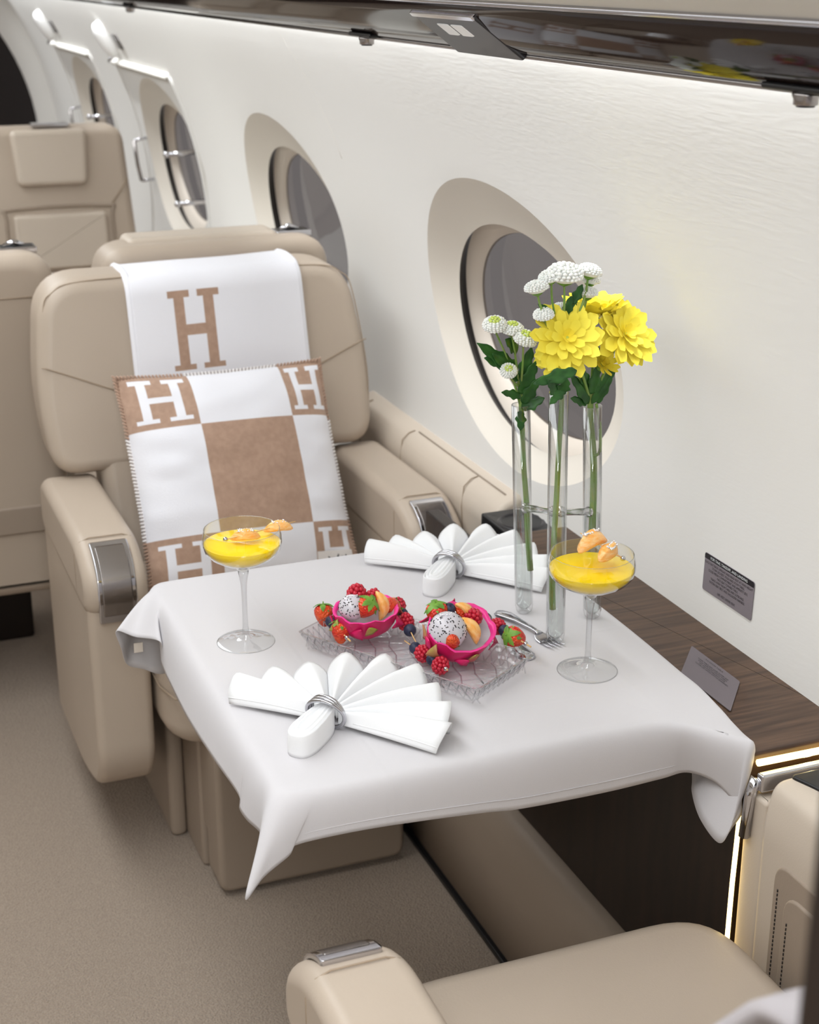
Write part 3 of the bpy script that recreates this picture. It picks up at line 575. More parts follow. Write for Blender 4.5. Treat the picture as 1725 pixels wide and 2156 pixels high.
# near seat has its own pale throw
tn = thing('blanket', (SX, 0.5, 0.9), 'blurred white throw over the near seat back, bottom right corner', 'blanket')
def throw_pt(u, v):
    x = lerp(-0.30, 0.30, u); s = v * 0.5
    if s < 0.20: z = 0.86 + s; d = -0.014
    elif s < 0.36: a = (s - 0.20) / 0.16 * PI; z = 1.06 + 0.02 * math.sin(a); d = -0.014 + 0.084 - 0.084 * math.cos(a)
    else: z = 1.06 - (s - 0.36); d = 0.154
    p = bfn(x, z, d); return Vector((SX + 0.005 - p.x, 1.318 - p.y, p.z))
mobj('cloth', grid(throw_pt, 30, 60), throw_m, tn, solid=0.012)

CTL, CTR, CBL, CBR = at(240, 797, 2.855), at(672, 758, 2.855), at(320, 1270, 2.655), at(762, 1216, 2.655)
cush = thing('cushion', (CBL + CBR) / 2, 'tan and white checked wool cushion with letter corners on the seat', 'cushion')
EX = ((CTR - CTL) + (CBR - CBL)).normalized(); EYv = ((CTL - CBL) + (CTR - CBR)).normalized(); EN = EX.cross(EYv).normalized()
if EN.y > 0: EN = -EN
def cush_pt(u, v, side=1):
    """u left-right, v bottom-top in -1..1"""
    pin = 0.045
    uu = u * (1 - pin * (1 - v * v) ** 1.0 * abs(u) ** 3); vv = v * (1 - pin * 0.8 * (1 - u * u) * abs(v) ** 3)
    a, b = (uu + 1) / 2, (vv + 1) / 2
    p = (CBL.lerp(CBR, a)).lerp(CTL.lerp(CTR, a), b)
    h = (max(0, 1 - abs(u) ** 2.6) ** 0.62) * (max(0, 1 - abs(v) ** 2.6) ** 0.62)
    wr = 0.0055 * noise.noise(Vector((u * 3.2, v * 5.5, 1.7))) * (1 - h * 0.5) + 0.002 * math.sin(v * 26 + 3 * u) * clamp(abs(u) * 2 - 0.9) * h
    return p + EN * (side * (0.070 if side > 0 else 0.036) * h + wr)
def cush_mat(u, v):
    col = 0 if u < -0.335 else (2 if u > 0.56 else 1); row = 0 if v > 0.48 else (2 if v < -0.48 else 1)
    if col == 1: return 1 if row == 1 else 0
    if row == 1: return 0
    x0, x1 = (-0.90, -0.39) if col == 0 else (0.60, 0.97); y0, y1 = (0.53, 0.95) if row == 0 else (-0.95, -0.53)
    return 0 if in_H(u, v, x0, x1, y0, y1, 0.17, 0.10, 0.13, 0.40) else 1
n1, n2 = 190, 220; cv = grid(lambda a, b: cush_pt(a * 2 - 1, b * 2 - 1), n1, n2); fmx = []
for j in range(n2 - 1):
    for i in range(n1 - 1): fmx.append(cush_mat((i + 0.5) / (n1 - 1) * 2 - 1, (j + 0.5) / (n2 - 1) * 2 - 1))
mobj('cover_front', cv, wool_w, cush, mats=[wool_w, wool_t], fm=fmx)
mobj('cover_back', grid(lambda a, b: cush_pt(a * 2 - 1, b * 2 - 1, -1), 40, 40), wool_t, cush)
# whip stitch edging
per = [(-1 + 2 * i / 60, 1) for i in range(60)] + [(1, 1 - 2 * i / 66) for i in range(66)] + [(1 - 2 * i / 60, -1) for i in range(60)] + [(-1, -1 + 2 * i / 66) for i in range(66)]
stw, stt, stg = [], [], []
for u, v in per:
    p = cush_pt(u, v); o = (p - (CTL + CTR + CBL + CBR) / 4); o = (o - EN * o.dot(EN)).normalized()
    tg = Vector((0, 0, 0)); tg = EX if abs(v) > 0.999 and abs(u) < 0.999 else EYv
    tan_ = (abs(u) > 0.999 and (v > 0.45 or v < -0.46)) or (abs(v) > 0.999 and (u < -0.335 or u > 0.56))
    s = [p - o * 0.006 + EN * 0.0035 - tg * 0.0012, p + o * 0.002 + EN * 0.004, p + o * 0.0045 + tg * 0.001, p + o * 0.001 - EN * 0.004 + tg * 0.002]
    (stt if tan_ else stw).append(tube(s, 0.0022, 6))
    if not tan_: stg.append(tube([q + tg * 0.0034 for q in s], 0.0012, 5))
for nm, lst, mm in (('whip_stitch', stw, thread_w), ('whip_stitch', stt, wool_t), ('edge_shadow_thread', stg, thread_g)):
    mobj(nm, join(*lst), mm, cush)['kind'] = 'stuff'
tg_ = mobj('care_label', grid(lambda a, b: cush_pt(lerp(0.56, 0.94, a), lerp(-1.0, -0.745, b)) + EN * 0.0022, 8, 6), thread_w, cush)
sq = []
for st in ([(0.66, -0.86), (0.70, -0.83), (0.67, -0.80), (0.72, -0.84), (0.75, -0.81)], [(0.74, -0.85), (0.78, -0.78), (0.77, -0.85), (0.82, -0.80), (0.80, -0.86)], [(0.82, -0.84), (0.86, -0.79), (0.86, -0.85), (0.89, -0.81)], [(0.70, -0.88), (0.80, -0.865), (0.92, -0.875)]):
    sq.append(tube([cush_pt(u, v) + EN * 0.0034 for u, v in st], 0.0011, 5))
mobj('label_script', join(*sq), ink, tg_)
# ================================================================== table and linen
tab = thing('dining_table', (0.72, 1.83, 0.655), 'fold-out dining table under the pale linen, fixed to the side ledge', 'table')
mobj('table_top', rbox((0.436, 1.496, 0.668), (0.996, 2.165, 0.7005), 0.006), dark_wood, tab, wn=True)
mobj('support_rail', rbox((0.90, 1.62, 0.60), (1.001, 2.05, 0.668), 0.006), dark_wood, tab, wn=True)
def A(px, py, Y): return tuple(at(px, py, Y))
def AX(px, py, X): return tuple(atx(px, py, X))
# (crest x, y, hem point): walks from the back right corner round the aisle side to the wall side
HEM = [((1.015, 2.168), (1.024, 2.178, 0.6935)), ((0.85, 2.17), (0.85, 2.188, 0.625)), ((0.65, 2.17), (0.65, 2.186, 0.60)), ((0.50, 2.17), (0.50, 2.186, 0.585)),
       ((0.448, 2.168), A(352, 1416, 2.165)), ((0.435, 2.164), A(300, 1408, 2.16)), ((0.432, 2.16), A(268, 1399, 2.155)), ((0.431, 2.152), A(256, 1366, 2.12)), ((0.430, 2.145), A(245, 1329, 2.10)),
       ((0.430, 2.135), A(285, 1341, 2.085)), ((0.430, 2.10), AX(338, 1352, 0.408)), ((0.430, 2.06), AX(340, 1395, 0.412)), ((0.430, 1.975), AX(365, 1452, 0.405)), ((0.430, 1.875), AX(400, 1520, 0.402)),
       ((0.430, 1.745), AX(452, 1600, 0.404)), ((0.430, 1.62), AX(503, 1674, 0.408)), ((0.430, 1.585), AX(505, 1702, 0.408)), ((0.430, 1.555), AX(520, 1726, 0.408)), ((0.430, 1.525), AX(552, 1760, 0.412)),
       ((0.431, 1.502), A(540, 1800, 1.478)), ((0.434, 1.494), A(517, 1894, 1.455)), ((0.444, 1.491), A(556, 1846, 1.462)), ((0.462, 1.490), A(610, 1800, 1.470)), ((0.478, 1.490), A(616, 1782, 1.474)), ((0.51, 1.490), A(690, 1762, 1.474)),
       ((0.60, 1.490), A(820, 1738, 1.474)), ((0.70, 1.490), A(1010, 1712, 1.474)), ((0.76, 1.490), A(1100, 1702, 1.474)), ((0.85, 1.490), A(1270, 1669, 1.474)), ((0.92, 1.485), A(1390, 1640, 1.472)),
       ((0.955, 1.468), A(1446, 1626, 1.466)), ((0.975, 1.445), A(1502, 1644, 1.434)), ((0.99, 1.422), A(1538, 1678, 1.412)), ((1.002, 1.405), A(1562, 1709, 1.396)),
       ((1.006, 1.400), A(1540, 1745, 1.396)), ((1.006, 1.402), A(1515, 1775, 1.402)), ((1.006, 1.408), A(1476, 1726, 1.440)), ((1.006, 1.42), A(1458, 1670, 1.478)), ((1.008, 1.44), A(1458, 1628, 1.51)),
       ((1.012, 1.48), (1.000, 1.535, 0.682)), ((1.018, 1.54), (1.029, 1.575, 0.6935)), ((1.022, 1.62), (1.034, 1.62, 0.6935)), ((1.026, 1.75), (1.038, 1.75, 0.6935)), ((1.026, 1.90), (1.038, 1.90, 0.6935)), ((1.022, 2.08), (1.034, 2.08, 0.6935)), ((1.015, 2.168), (1.024, 2.178, 0.6935))]
KS = 9
crest = spline([(c[0], c[1], 0) for c, h in HEM], KS); hem = spline([h for c, h in HEM], KS); crest.pop(); hem.pop(); N = len(crest)
ctr = Vector((0.73, 1.83, 0)); ROWS = 14
V = []; Fc = []
insets = (0.0, 0.35, 0.7, 0.9, 0.97)
for k in insets:
    for i in range(N):
        p = ctr.lerp(Vector((crest[i].x, crest[i].y, 0)), k) if k else None
        if k == 0.0: p = ctr.lerp(Vector((crest[i].x, crest[i].y, 0)), 0.02)
        V.append(Vector((p.x, p.y, T + 0.0006 * noise.noise(p * 9))))
rows = len(insets)
for r in range(ROWS + 1):
    s = r / ROWS
    for i in range(N):
        a = Vector((crest[i].x, crest[i].y, T)); h = hem[i]; o = Vector((a.x, a.y, 0)) - ctr
        # outward direction of the nearest table edge
        tgv = (Vector((crest[(i + 6) % N].x, crest[(i + 6) % N].y, 0)) - Vector((crest[i - 6].x, crest[i - 6].y, 0))); tgv = tgv.normalized() if tgv.length > 1e-6 else Vector((1, 0, 0))
        nr = Vector((-tgv.y, tgv.x, 0));
        if nr.dot(o) < 0: nr = -nr
        Ln = (h - a).length; b1 = a + nr * min(0.018, Ln * 0.3) + (h - a) * 0.05; b2 = h + (a - h) * 0.38 + nr * 0.006
        w_ = 1 - s; p = a * w_ ** 3 + b1 * (3 * w_ * w_ * s) + b2 * (3 * w_ * s * s) + h * s ** 3
        V.append(p)
tot = rows + ROWS + 1
for r in range(tot - 1):
    for i in range(N): Fc.append((r * N + i, r * N + (i + 1) % N, (r + 1) * N + (i + 1) % N, (r + 1) * N + i))
Fc.append(tuple(range(N)))
lin_o = mobj('tablecloth', (V, Fc), linen, solid=0.0012); tag(lin_o, 'pale grey linen tablecloth hanging in points over the table', 'tablecloth')
lift = hem
mobj('hem_stitch', tube([hem[i].lerp(Vector((crest[i].x, crest[i].y, T)), 0.20) + (Vector((hem[i].x, hem[i].y, 0)) - ctr).normalized() * 0.0045 for i in range(22 * KS, 30 * KS)], 0.0006, 5), linen, lin_o)
g = HEM[8][1]; mobj('sewn_label', rbox((0.385, 2.128, 0.612), (0.399, 2.130, 0.628), 0.0004), linen_tag, lin_o)
# ================================================================== napkins
def napkin(center, heading, label, ring_label, mirror=1, sc=1.0, lift=None):
    """fan opens around `heading` (radians, world), rolled handle opposite"""
    t = thing('napkin', (center[0], center[1], T), label, 'napkin', 'fan folded napkins'); NR = 9; span = math.radians(186)
    def R(a): return Vector((math.cos(a), math.sin(a), 0))
    C0 = Vector((center[0], center[1], T))
    def fan(u, v):
        a = heading + span / 2 - u * span; k = u * NR; ph = k - math.floor(k); idx = min(int(k), NR - 1)
        tri = 1 - abs(2 * ph - 1); wv = tri if tri < 0.8 else 0.8 + 0.13 * math.sin((tri - 0.8) / 0.2 * PI / 2); wv = wv / 0.93
        hs = (1.0, 0.82, 0.80, 1.05, 1.12, 1.15, 1.0, 0.95, 0.92)[idx]; rs = (1.0, 0.93, 0.90, 0.96, 1.0, 1.0, 0.97, 1.0, 1.04)[idx]
        rr = lerp(0.012, 0.152 * sc * rs * (0.955 + 0.045 * wv), v)
        h = (0.004 + 0.030 * hs * wv) * (0.55 + 0.45 * math.sin(min(1, v * 1.25) * PI / 2)) + 0.006 * (1 - v)
        # pleats lean slightly, edges hang to the cloth
        lean_ = 0.05 * math.sin(2 * PI * ph) * v
        return C0 + R(a + lean_) * rr + Vector((0, 0, h))
    f = mobj('fan', grid(fan, NR * 16 + 1, 16), napkin_m, t, solid=0.0022)
    # hem lines on the two end pleats
    for u0 in (0.012, 0.988):
        mobj('hem', tube([fan(u0, 0.15 + 0.85 * i / 10) + Vector((0, 0, 0.0012)) for i in range(11)], 0.0013, 5), napkin_m, f)
    # rolled handle: nested U bands
    hd = R(heading + PI); sd = R(heading + PI / 2); Lh = 0.088 * sc
    def slug(k):   # outline in plan, scaled about its middle
        pts = []
        for i in range(40):
            a = 2 * PI * i / 40; x = math.cos(a); y = math.sin(a); ex = abs(x) ** 0.7 * (1 if x > 0 else -1); ey = abs(y) ** 0.75 * (1 if y > 0 else -1)
            w = 0.0175 + 0.0035 * ex; pts.append(hd * (Lh * 0.5 + Lh * 0.5 * ex * (1 - (1 - k) * 0.36)) + sd * (w * ey * k))
        return pts
    prof_ = [(0.98, 0.001), (1.0, 0.006), (0.985, 0.022), (0.95, 0.029), (0.90, 0.031), (0.82, 0.0295), (0.78, 0.0275), (0.72, 0.031), (0.60, 0.0325), (0.54, 0.0290), (0.46, 0.0325), (0.30, 0.034), (0.24, 0.0305), (0.12, 0.033)]
    rings = [[C0 + p + Vector((0, 0, z * (1.0 + 0.20 * (1 - clamp(p.dot(hd) / Lh))) + 0.0)) for p in slug(k)] for k, z in prof_]
    mobj('rolled_handle', loft(rings), napkin_m, t)
    # metal ring of three interlaced bands
    rg = thing('napkin_ring', C0, ring_label, 'napkin ring', 'napkin rings')
    for b in range(3):
        tilt = (0.0, 0.16, -0.14)[b]; shift = (0.0, 0.003, -0.003)[b]; pts = []
        for i in range(41):
            a = 2 * PI * i / 40; ax = math.sin(a) * 0.0245; up = math.cos(a) * 0.0225
            pts.append(C0 + hd * (0.008 + shift + up * math.sin(tilt + 0.30) + ax * tilt * 0.8) + sd * ax + Vector((0, 0, 0.0245 + up * math.cos(tilt * 0.5))))
        mobj('band', tube(pts, 0.0026, 8, False), silver, rg)
napkin((0.533, 1.622), math.radians(42), 'white fan-folded napkin at the front edge of the table', 'silver three-band ring around the front napkin')
napkin((0.868, 2.022), math.radians(45), 'white fan-folded napkin at the back of the table by the seat', 'silver three-band ring around the back napkin', sc=1.0)
# ================================================================== cocktail coupes
def coupe(c, label, cl, k=1.0):
    t = thing('coupe_glass', (c[0], c[1], T), label, 'glass', 'cocktail coupes')
    bowl = [(0.007, 0.109), (0.011, 0.115), (0.017, 0.118), (0.032, 0.1245), (0.045, 0.1325), (0.0525, 0.1415), (0.0550, 0.151), (0.0545, 0.161), (0.0522, 0.1712)]
    b = mobj('bowl', lathe([(r * k, z) for r, z in bowl], 56, False, False, (c[0], c[1], T)), glass_m, t)
    mobj('rim', tube([Vector((c[0] + 0.052 * k * math.cos(2 * PI * i / 48), c[1] + 0.052 * k * math.sin(2 * PI * i / 48), T + 0.1712)) for i in range(49)], 0.0006, 6, False), stem_glass, b)
    mobj('stem', lathe([(0.0, 0.1115), (0.0078, 0.1105), (0.0062, 0.100), (0.0046, 0.090), (0.0038, 0.075), (0.0037, 0.045), (0.0040, 0.025), (0.0052, 0.014), (0.0095, 0.0075)], 24, False, False, (c[0], c[1], T)), stem_glass, t)
    ft_ = mobj('foot', lathe([(0.0095, 0.0075), (0.016, 0.0048), (0.028, 0.0024), (0.0405, 0.0014), (0.0412, 0.0008), (0.040, 0.0003), (0.0, 0.0003)], 48, False, False, (c[0], c[1], T)), glass_m, t)
    mobj('foot_rim', tube([Vector((c[0] + 0.0408 * math.cos(2 * PI * i / 48), c[1] + 0.0408 * math.sin(2 * PI * i / 48), T + 0.0012)) for i in range(49)], 0.0007, 6, False), stem_glass, ft_)
    q = mobj('cocktail', lathe([(r * k, z) for r, z in [(0.0, 0.1115), (0.009, 0.1140), (0.015, 0.1185), (0.031, 0.1255), (0.0435, 0.1333), (0.0508, 0.1420), (0.0535, 0.1505), (0.052, 0.1512), (0.0, 0.1510)]], 56, False, False, (c[0], c[1], T)), juice); tag(q, cl, 'drink', 'orange cocktails')
    return t
GL, GR = (0.504, 1.908), (0.910, 1.649)
coupe(GL, 'stemmed coupe glass at the back left of the table', 'orange cocktail in the back left coupe')
coupe(GR, 'stemmed coupe glass at the right beside the glass tubes', 'orange cocktail in the right coupe', 1.06)
def segment(L=0.034, W=0.015, Hh=0.013):
    """mandarin segment lying along x, curved back down"""
    rings = []
    for i in range(15):
        s = i / 14 * 2 - 1; k = max(0.03, (1 - abs(s) ** 2.2)) ** 0.6; ring = []
        for j in range(14):
            a = 2 * PI * j / 14; y = math.cos(a) * W * 0.5 * k; z = math.sin(a) * Hh * (0.62 if math.sin(a) > 0 else 0.42) * k
            if math.sin(a) > 0: y *= 1 - 0.65 * math.sin(a)
            ring.append(Vector((s * L / 2, y, z - 0.16 * L * (s * s) * 1.0)))
        rings.append(ring)
    return loft(rings)
def sprinkle(c, n, r, seed):
    rn = random.Random(seed); out = []
    for i in range(n):
        out.append(sphere(Vector(c) + Vector((rn.uniform(-1, 1) * r, rn.uniform(-1, 1) * r * 0.28, rn.uniform(0, 1) * 0.0006)), rn.uniform(0.0006, 0.0013), 5, 3))
    return join(*out)
def garnish(p0, p1, segs, label, bead_at):
    p0, p1 = Vector(p0), Vector(p1); t = thing('citrus_pick', p0.lerp(p1, 0.5), label, 'garnish', 'citrus picks'); d = (p1 - p0).normalized()
    mobj('pick', tube([p0, p1], [0.0011, 0.0007], 6), pick_m, t); mobj('bead', sphere(p0.lerp(p1, bead_at), 0.0036, 12, 8), silver, t)
    for (f, rx, rz, sc) in segs:
        M = Matrix.Translation(p0.lerp(p1, f)) @ Matrix.Rotation(rz, 4, 'Z') @ Matrix.Rotation(rx, 4, 'X') @ Matrix.Scale(sc, 4)
        s = mobj('mandarin_segment', xf(segment(), M), cit_m, t); mobj('sugar', xf(sprinkle((0, 0, 0.0058), 42, 0.0085, int(f * 97)), M), sugar_m, s)['kind'] = 'stuff'
zl = T + 0.153
garnish(at(470, 1137, GL[1] - 0.012), at(622, 1098, GL[1] + 0.012), [(0.30, 0.35, -0.15, 1.25), (0.76, 0.25, -0.1, 1.22)], 'mandarin segments on a bead pick across the back left coupe', 0.03)
garnish(at(1316, 1178, GR[1] - 0.03), at(1222, 1122, GR[1] + 0.02), [(0.34, 0.5, 0.7, 1.5), (0.74, -0.2, 0.45, 1.75)], 'mandarin segments on a bead pick across the right coupe', 0.04)
# ================================================================== glass tubes
tv = thing('test_tube_vase', (0.94, 1.80, T), 'clear glass vase of three linked test tubes beside the wall ledge', 'vase')
TB = {'l': (Vector((0.915, 1.857, T)), at(1097, 852, 1.857)), 'm': (Vector((0.911, 1.747, T)), at(1177, 827, 1.747)), 'r': (Vector((1.000, 1.804, T)), at(1248, 855, 1.804))}
TR_ = 0.0133
def tube_glass(b, tp):
    ax = (tp - b).normalized(); u, v = frame_of(ax); Ln = (tp - b).length
    prof_ = [(0.002, 0.0), (0.008, 0.001), (0.0118, 0.005), (TR_, 0.013), (TR_, Ln * 0.5), (TR_, Ln), (TR_ - 0.0016, Ln), (TR_ - 0.0016, Ln * 0.5), (TR_ - 0.0016, 0.016), (0.008, 0.010), (0.002, 0.008)]
    return loft([[b + ax * z + u * (r * math.cos(2 * PI * j / 32)) + v * (r * math.sin(2 * PI * j / 32)) for j in range(32)] for r, z in prof_], True, True, False), ax, u, v, Ln
for k, (b, tp) in TB.items():
    vf, ax, u, v, Ln = tube_glass(b, tp); o = mobj('tube', vf, glass_m, tv)
    mobj('tube_rim', tube([tp + u * (TR_ - 0.0006) * math.cos(2 * PI * i / 32) + v * (TR_ - 0.0006) * math.sin(2 * PI * i / 32) for i in range(33)], 0.0008, 6, False), stem_glass, o)
    wl = {'l': 0.163, 'm': 0.195, 'r': 0.163}[k]
    wo = mobj('water', loft([[b + ax * z + u * (r * math.cos(2 * PI * j / 28)) + v * (r * math.sin(2 * PI * j / 28)) for j in range(28)] for r, z in [(0.004, 0.006), (TR_ - 0.002, 0.016), (TR_ - 0.0018, wl)]]), water_m); tag(wo, 'clear water in the %s glass tube' % {'l': 'left', 'm': 'middle, nearest', 'r': 'right'}[k], 'water', 'water in the tubes')
for a, b in (('l', 'm'), ('m', 'r')):
    (a0, a1), (b0, b1) = TB[a], TB[b]; hz = {'l': 0.166, 'm': 0.197, 'r': 0.166}; pa = a0.lerp(a1, hz[a] / (a1.z - a0.z)); pb = b0.lerp(b1, hz[b] / (b1.z - b0.z)); d = (pb - pa).normalized()
    for dz in (0.0,):
        mobj('link_rod', tube([pa + d * TR_, pa + d * (TR_ + 0.004), pa.lerp(pb, 0.5), pb - d * (TR_ + 0.004), pb - d * TR_], [0.008, 0.0052, 0.0048, 0.0052, 0.008], 14), stem_glass, tv)
# ================================================================== fork and spoon
def cutlery(p0, p1, kind, label):
    p0, p1 = Vector(p0), Vector(p1); d = (p1 - p0); Ln = d.length; d.normalize(); s = Vector((-d.y, d.x, 0)); upv = s.cross(d); upv = upv if upv.z > 0 else -upv; t = thing(kind, p0.lerp(p1, 0.5), label, 'cutlery')
    def P(a, b, c): return p0 + d * a + s * b + upv * c
    st = [(0, 0.004), (0.004, 0.010), (0.014, 0.0135), (0.03, 0.011), (0.05, 0.0072), (0.085, 0.0046), (Ln - 0.055, 0.0042), (Ln - 0.045, 0.006)]
    mobj('handle', loft([[P(a, -w_, 0.002 + 0.006 * math.sin(a / Ln * PI)), P(a, -w_ * 0.6, 0.0042 + 0.006 * math.sin(a / Ln * PI)), P(a, w_ * 0.6, 0.0042 + 0.006 * math.sin(a / Ln * PI)), P(a, w_, 0.002 + 0.006 * math.sin(a / Ln * PI)), P(a, 0, 0.0006 + 0.006 * math.sin(a / Ln * PI))] for a, w_ in st]), silver, t)
    if kind == 'fork':
        mobj('head', grid(lambda u, v: P(Ln - 0.048 + 0.022 * u, (v - 0.5) * lerp(0.013, 0.026, min(1, u * 2)), 0.0062 - 0.004 * math.sin(u * PI / 2)), 8, 6), silver, t, solid=0.0015)
        for k in range(4):
            y = (k - 1.5) * 0.0072; mobj('tine', tube([P(Ln - 0.028, y, 0.0024), P(Ln - 0.012, y, 0.0022), P(Ln, y * 0.96, 0.0046)], [0.0018, 0.0015, 0.0007], 6), silver, t)
    else:
        mobj('bowl', grid(lambda u, v: P(Ln - 0.05 + 0.05 * u, (v * 2 - 1) * 0.0155 * max(0.05, math.sin(clamp(u * 0.92 + 0.05) * PI)) ** 0.6, 0.0065 - 0.0045 * math.sin(u * PI) * (1 - (v * 2 - 1) ** 2)), 14, 9), silver, t, solid=0.0014)
cutlery(atz(1048, 1292, T) + Vector((0, 0, 0.001)), atz(1176, 1368, T) + Vector((0, 0, 0.001)), 'fork', 'silver fork lying beside the right end of the crystal tray')
cutlery(atz(1118, 1392, T), Vector((0.872, 1.862, T)) + Vector((-0.03, 0.02, 0)), 'spoon', 'silver spoon half under the crystal tray and fork')
# ================================================================== crystal tray
TC = Vector((0.698, 1.7535, T)); TA = math.atan2(-0.254, 0.159)
tdir = Vector((math.cos(TA), math.sin(TA), 0)); tsd = Vector((-tdir.y, tdir.x, 0))
def tr(a, b, z): return TC + tdir * a + tsd * b + Vector((0, 0, z))
def rect_ring(hl, hw, z, n=10, rc=0.008):
    q = round_poly([Vector((-hl, -hw)), Vector((hl, -hw)), Vector((hl, hw)), Vector((-hl, hw))], rc, 4); out = []
    return [tr(p.x, p.y, z) for p in q]
tray = thing('crystal_tray', TC, 'rectangular cut crystal tray with a flared rim carrying the fruit', 'tray')
sec = [(0.128, 0.046, 0.0005), (0.136, 0.053, 0.006), (0.150, 0.066, 0.030), (0.152, 0.068, 0.0325), (0.148, 0.064, 0.0325), (0.134, 0.051, 0.0095)]
mobj('rim', loft([rect_ring(*s) for s in sec], True, False, False), crystal, tray, sm=False)
fl = rect_ring(0.134, 0.051, 0.0092); mobj('floor_pattern', (fl, [tuple(range(len(fl)))]), crystal_f, tray, sm=False)
rb_ = []
for i in range(-4, 5):          # raised diamond ribs of the pressed floor
    for sgn in (-1, 1):
        a0, b0 = i * 0.036 - 0.05, -0.05; a1, b1 = i * 0.036 + 0.05, 0.05
        if sgn < 0: b0, b1 = b1, b0
        pts = [(lerp(a0, a1, k / 8), lerp(b0, b1, k / 8) + 0.004 * math.sin(k * PI / 2)) for k in range(9)]; pts = [p for p in pts if abs(p[0]) < 0.132]
        if len(pts) > 2: rb_.append(tube([tr(a, b, 0.0098) for a, b in pts], 0.0011, 5))
mobj('rim_edge', tube(rect_ring(0.150, 0.066, 0.0325) + rect_ring(0.150, 0.066, 0.0325)[:1], 0.0009, 6, False), stem_glass, tray)
mobj('pressed_ribs', join(*rb_), facet_m, tray)
rf = []
for side in range(2):           # cut facets on the long sides
    for i in range(22):
        a = -0.14 + 0.28 * i / 21; s = 1 if side else -1
        rf.append(tube([tr(a - 0.006, s * 0.0545, 0.007), tr(a + 0.006, s * 0.0650, 0.0295)], 0.0010, 4)); rf.append(tube([tr(a + 0.006, s * 0.0545, 0.007), tr(a - 0.006, s * 0.0650, 0.0295)], 0.0010, 4))
for s in (-1, 1):
    for i in range(10):
        b = -0.054 + 0.108 * i / 9
        rf.append(tube([tr(s * 0.1375, b - 0.006, 0.007), tr(s * 0.1490, b + 0.006, 0.0295)], 0.0010, 4)); rf.append(tube([tr(s * 0.1375, b + 0.006, 0.007), tr(s * 0.1490, b - 0.006, 0.0295)], 0.0010, 4))
mobj('cut_facets', join(*rf), facet_m, tray)
ZF = T + 0.011                 # height of the tray floor
# ================================================================== fruit builders (parts in the fruit's own frame)
def rotm(d, roll=0.0):
    d = Vector(d).normalized(); u, v = frame_of(d); M = Matrix((u, v, d)).transposed().to_4x4(); return M @ Matrix.Rotation(roll, 4, 'Z')
def strawberry_vf(s=1.0):
    pr = [(0.0005, -0.0175), (0.004, -0.0165), (0.008, -0.012), (0.0115, -0.005), (0.0135, 0.002), (0.0135, 0.008), (0.0105, 0.0125), (0.005, 0.014), (0.0005, 0.0135)]
    return lathe([(r * s, z * s) for r, z in pr], 20, True, True)
def calyx_vf(s=1.0, seed=1):
    rn = random.Random(seed); out = []
    for k in range(9):
        a = 2 * PI * k / 9 + rn.uniform(-.2, .2); Lc = rn.uniform(0.0135, 0.0175) * s; lift = rn.uniform(-0.15, 0.35); d = Vector((math.cos(a), math.sin(a), 0)); sd = Vector((-d.y, d.x, 0))
        rows_ = []
        for i in range(5):
            t = i / 4; w_ = 0.0040 * s * math.sin(clamp(t * 0.9 + 0.1) * PI) ** 0.7 + 0.0002; z = 0.0140 * s + (lift * t - 0.55 * t * t) * Lc + 0.0012
            rows_.append([d * (Lc * t) + sd * -w_ + Vector((0, 0, z)), d * (Lc * t) + Vector((0, 0, z + 0.0008)), d * (Lc * t) + sd * w_ + Vector((0, 0, z))])
        out.append(loft(rows_, False, False, False))
    out.append(tube([(0, 0, 0.014 * s), (0.001, 0, 0.019 * s)], 0.0010, 5)); return join(*out)
def raspberry_vf(s=1.0):
    out = []
    for ring, (n_, z, r) in enumerate(((5, 0.0088, 0.0042), (9, 0.0052, 0.0075), (11, 0.0008, 0.0090), (11, -0.0036, 0.0088), (9, -0.0072, 0.0068))):
        for k in range(n_):
            a = 2 * PI * (k + 0.5 * (ring % 2)) / n_; out.append(sphere((r * s * math.cos(a), r * s * math.sin(a), z * s), 0.0030 * s, 7, 5))
    out.append(sphere((0, 0, 0.0112 * s), 0.0028 * s, 7, 5)); out.append(sphere((0, 0, 0), 0.0082 * s, 10, 7)); return join(*out)
def blueberry_vf(s=1.0): return lathe([(0.0005, -0.0078 * s), (0.0045 * s, -0.0068 * s), (0.0078 * s, -0.003 * s), (0.0086 * s, 0.0008 * s), (0.0074 * s, 0.0046 * s), (0.0042 * s, 0.0072 * s), (0.0030 * s, 0.0080 * s), (0.0022 * s, 0.0068 * s), (0.0005, 0.0066 * s)], 16, True, True)
FR = {}
def shared(key, fn):
    if key not in FR:
        v, f = fn(); me = bpy.data.meshes.new(key); me.from_pydata([tuple(p) for p in v], [], f); bm = bmesh.new(); bm.from_mesh(me); bmesh.ops.recalc_face_normals(bm, faces=bm.faces); bm.to_mesh(me); bm.free()
        me.polygons.foreach_set('use_smooth', [True] * len(me.polygons)); FR[key] = me
    return FR[key]
def put(name, key, fn, m, parent, M):
    me = shared(key, fn)
    if not me.materials: me.materials.append(m)
    o = bpy.data.objects.new(name, me); COL.objects.link(o); o.parent = parent; o.matrix_local = M; return o
def berry(kind, parent, M, s=1.0):
    """adds one fruit as part(s) under parent with local matrix M"""
    MS = M @ Matrix.Scale(s, 4)
    if kind == 'strawberry':
        o = put('strawberry', 'strawberry', strawberry_vf, straw_m, parent, MS); put('calyx', 'calyx', calyx_vf, leaf_b, o, Matrix.Identity(4)); return o
    if kind == 'raspberry': return put('raspberry', 'raspberry', raspberry_vf, rasp_m, parent, MS)
    if kind == 'blueberry': return put('blueberry', 'blueberry', blueberry_vf, blue_m, parent, MS)
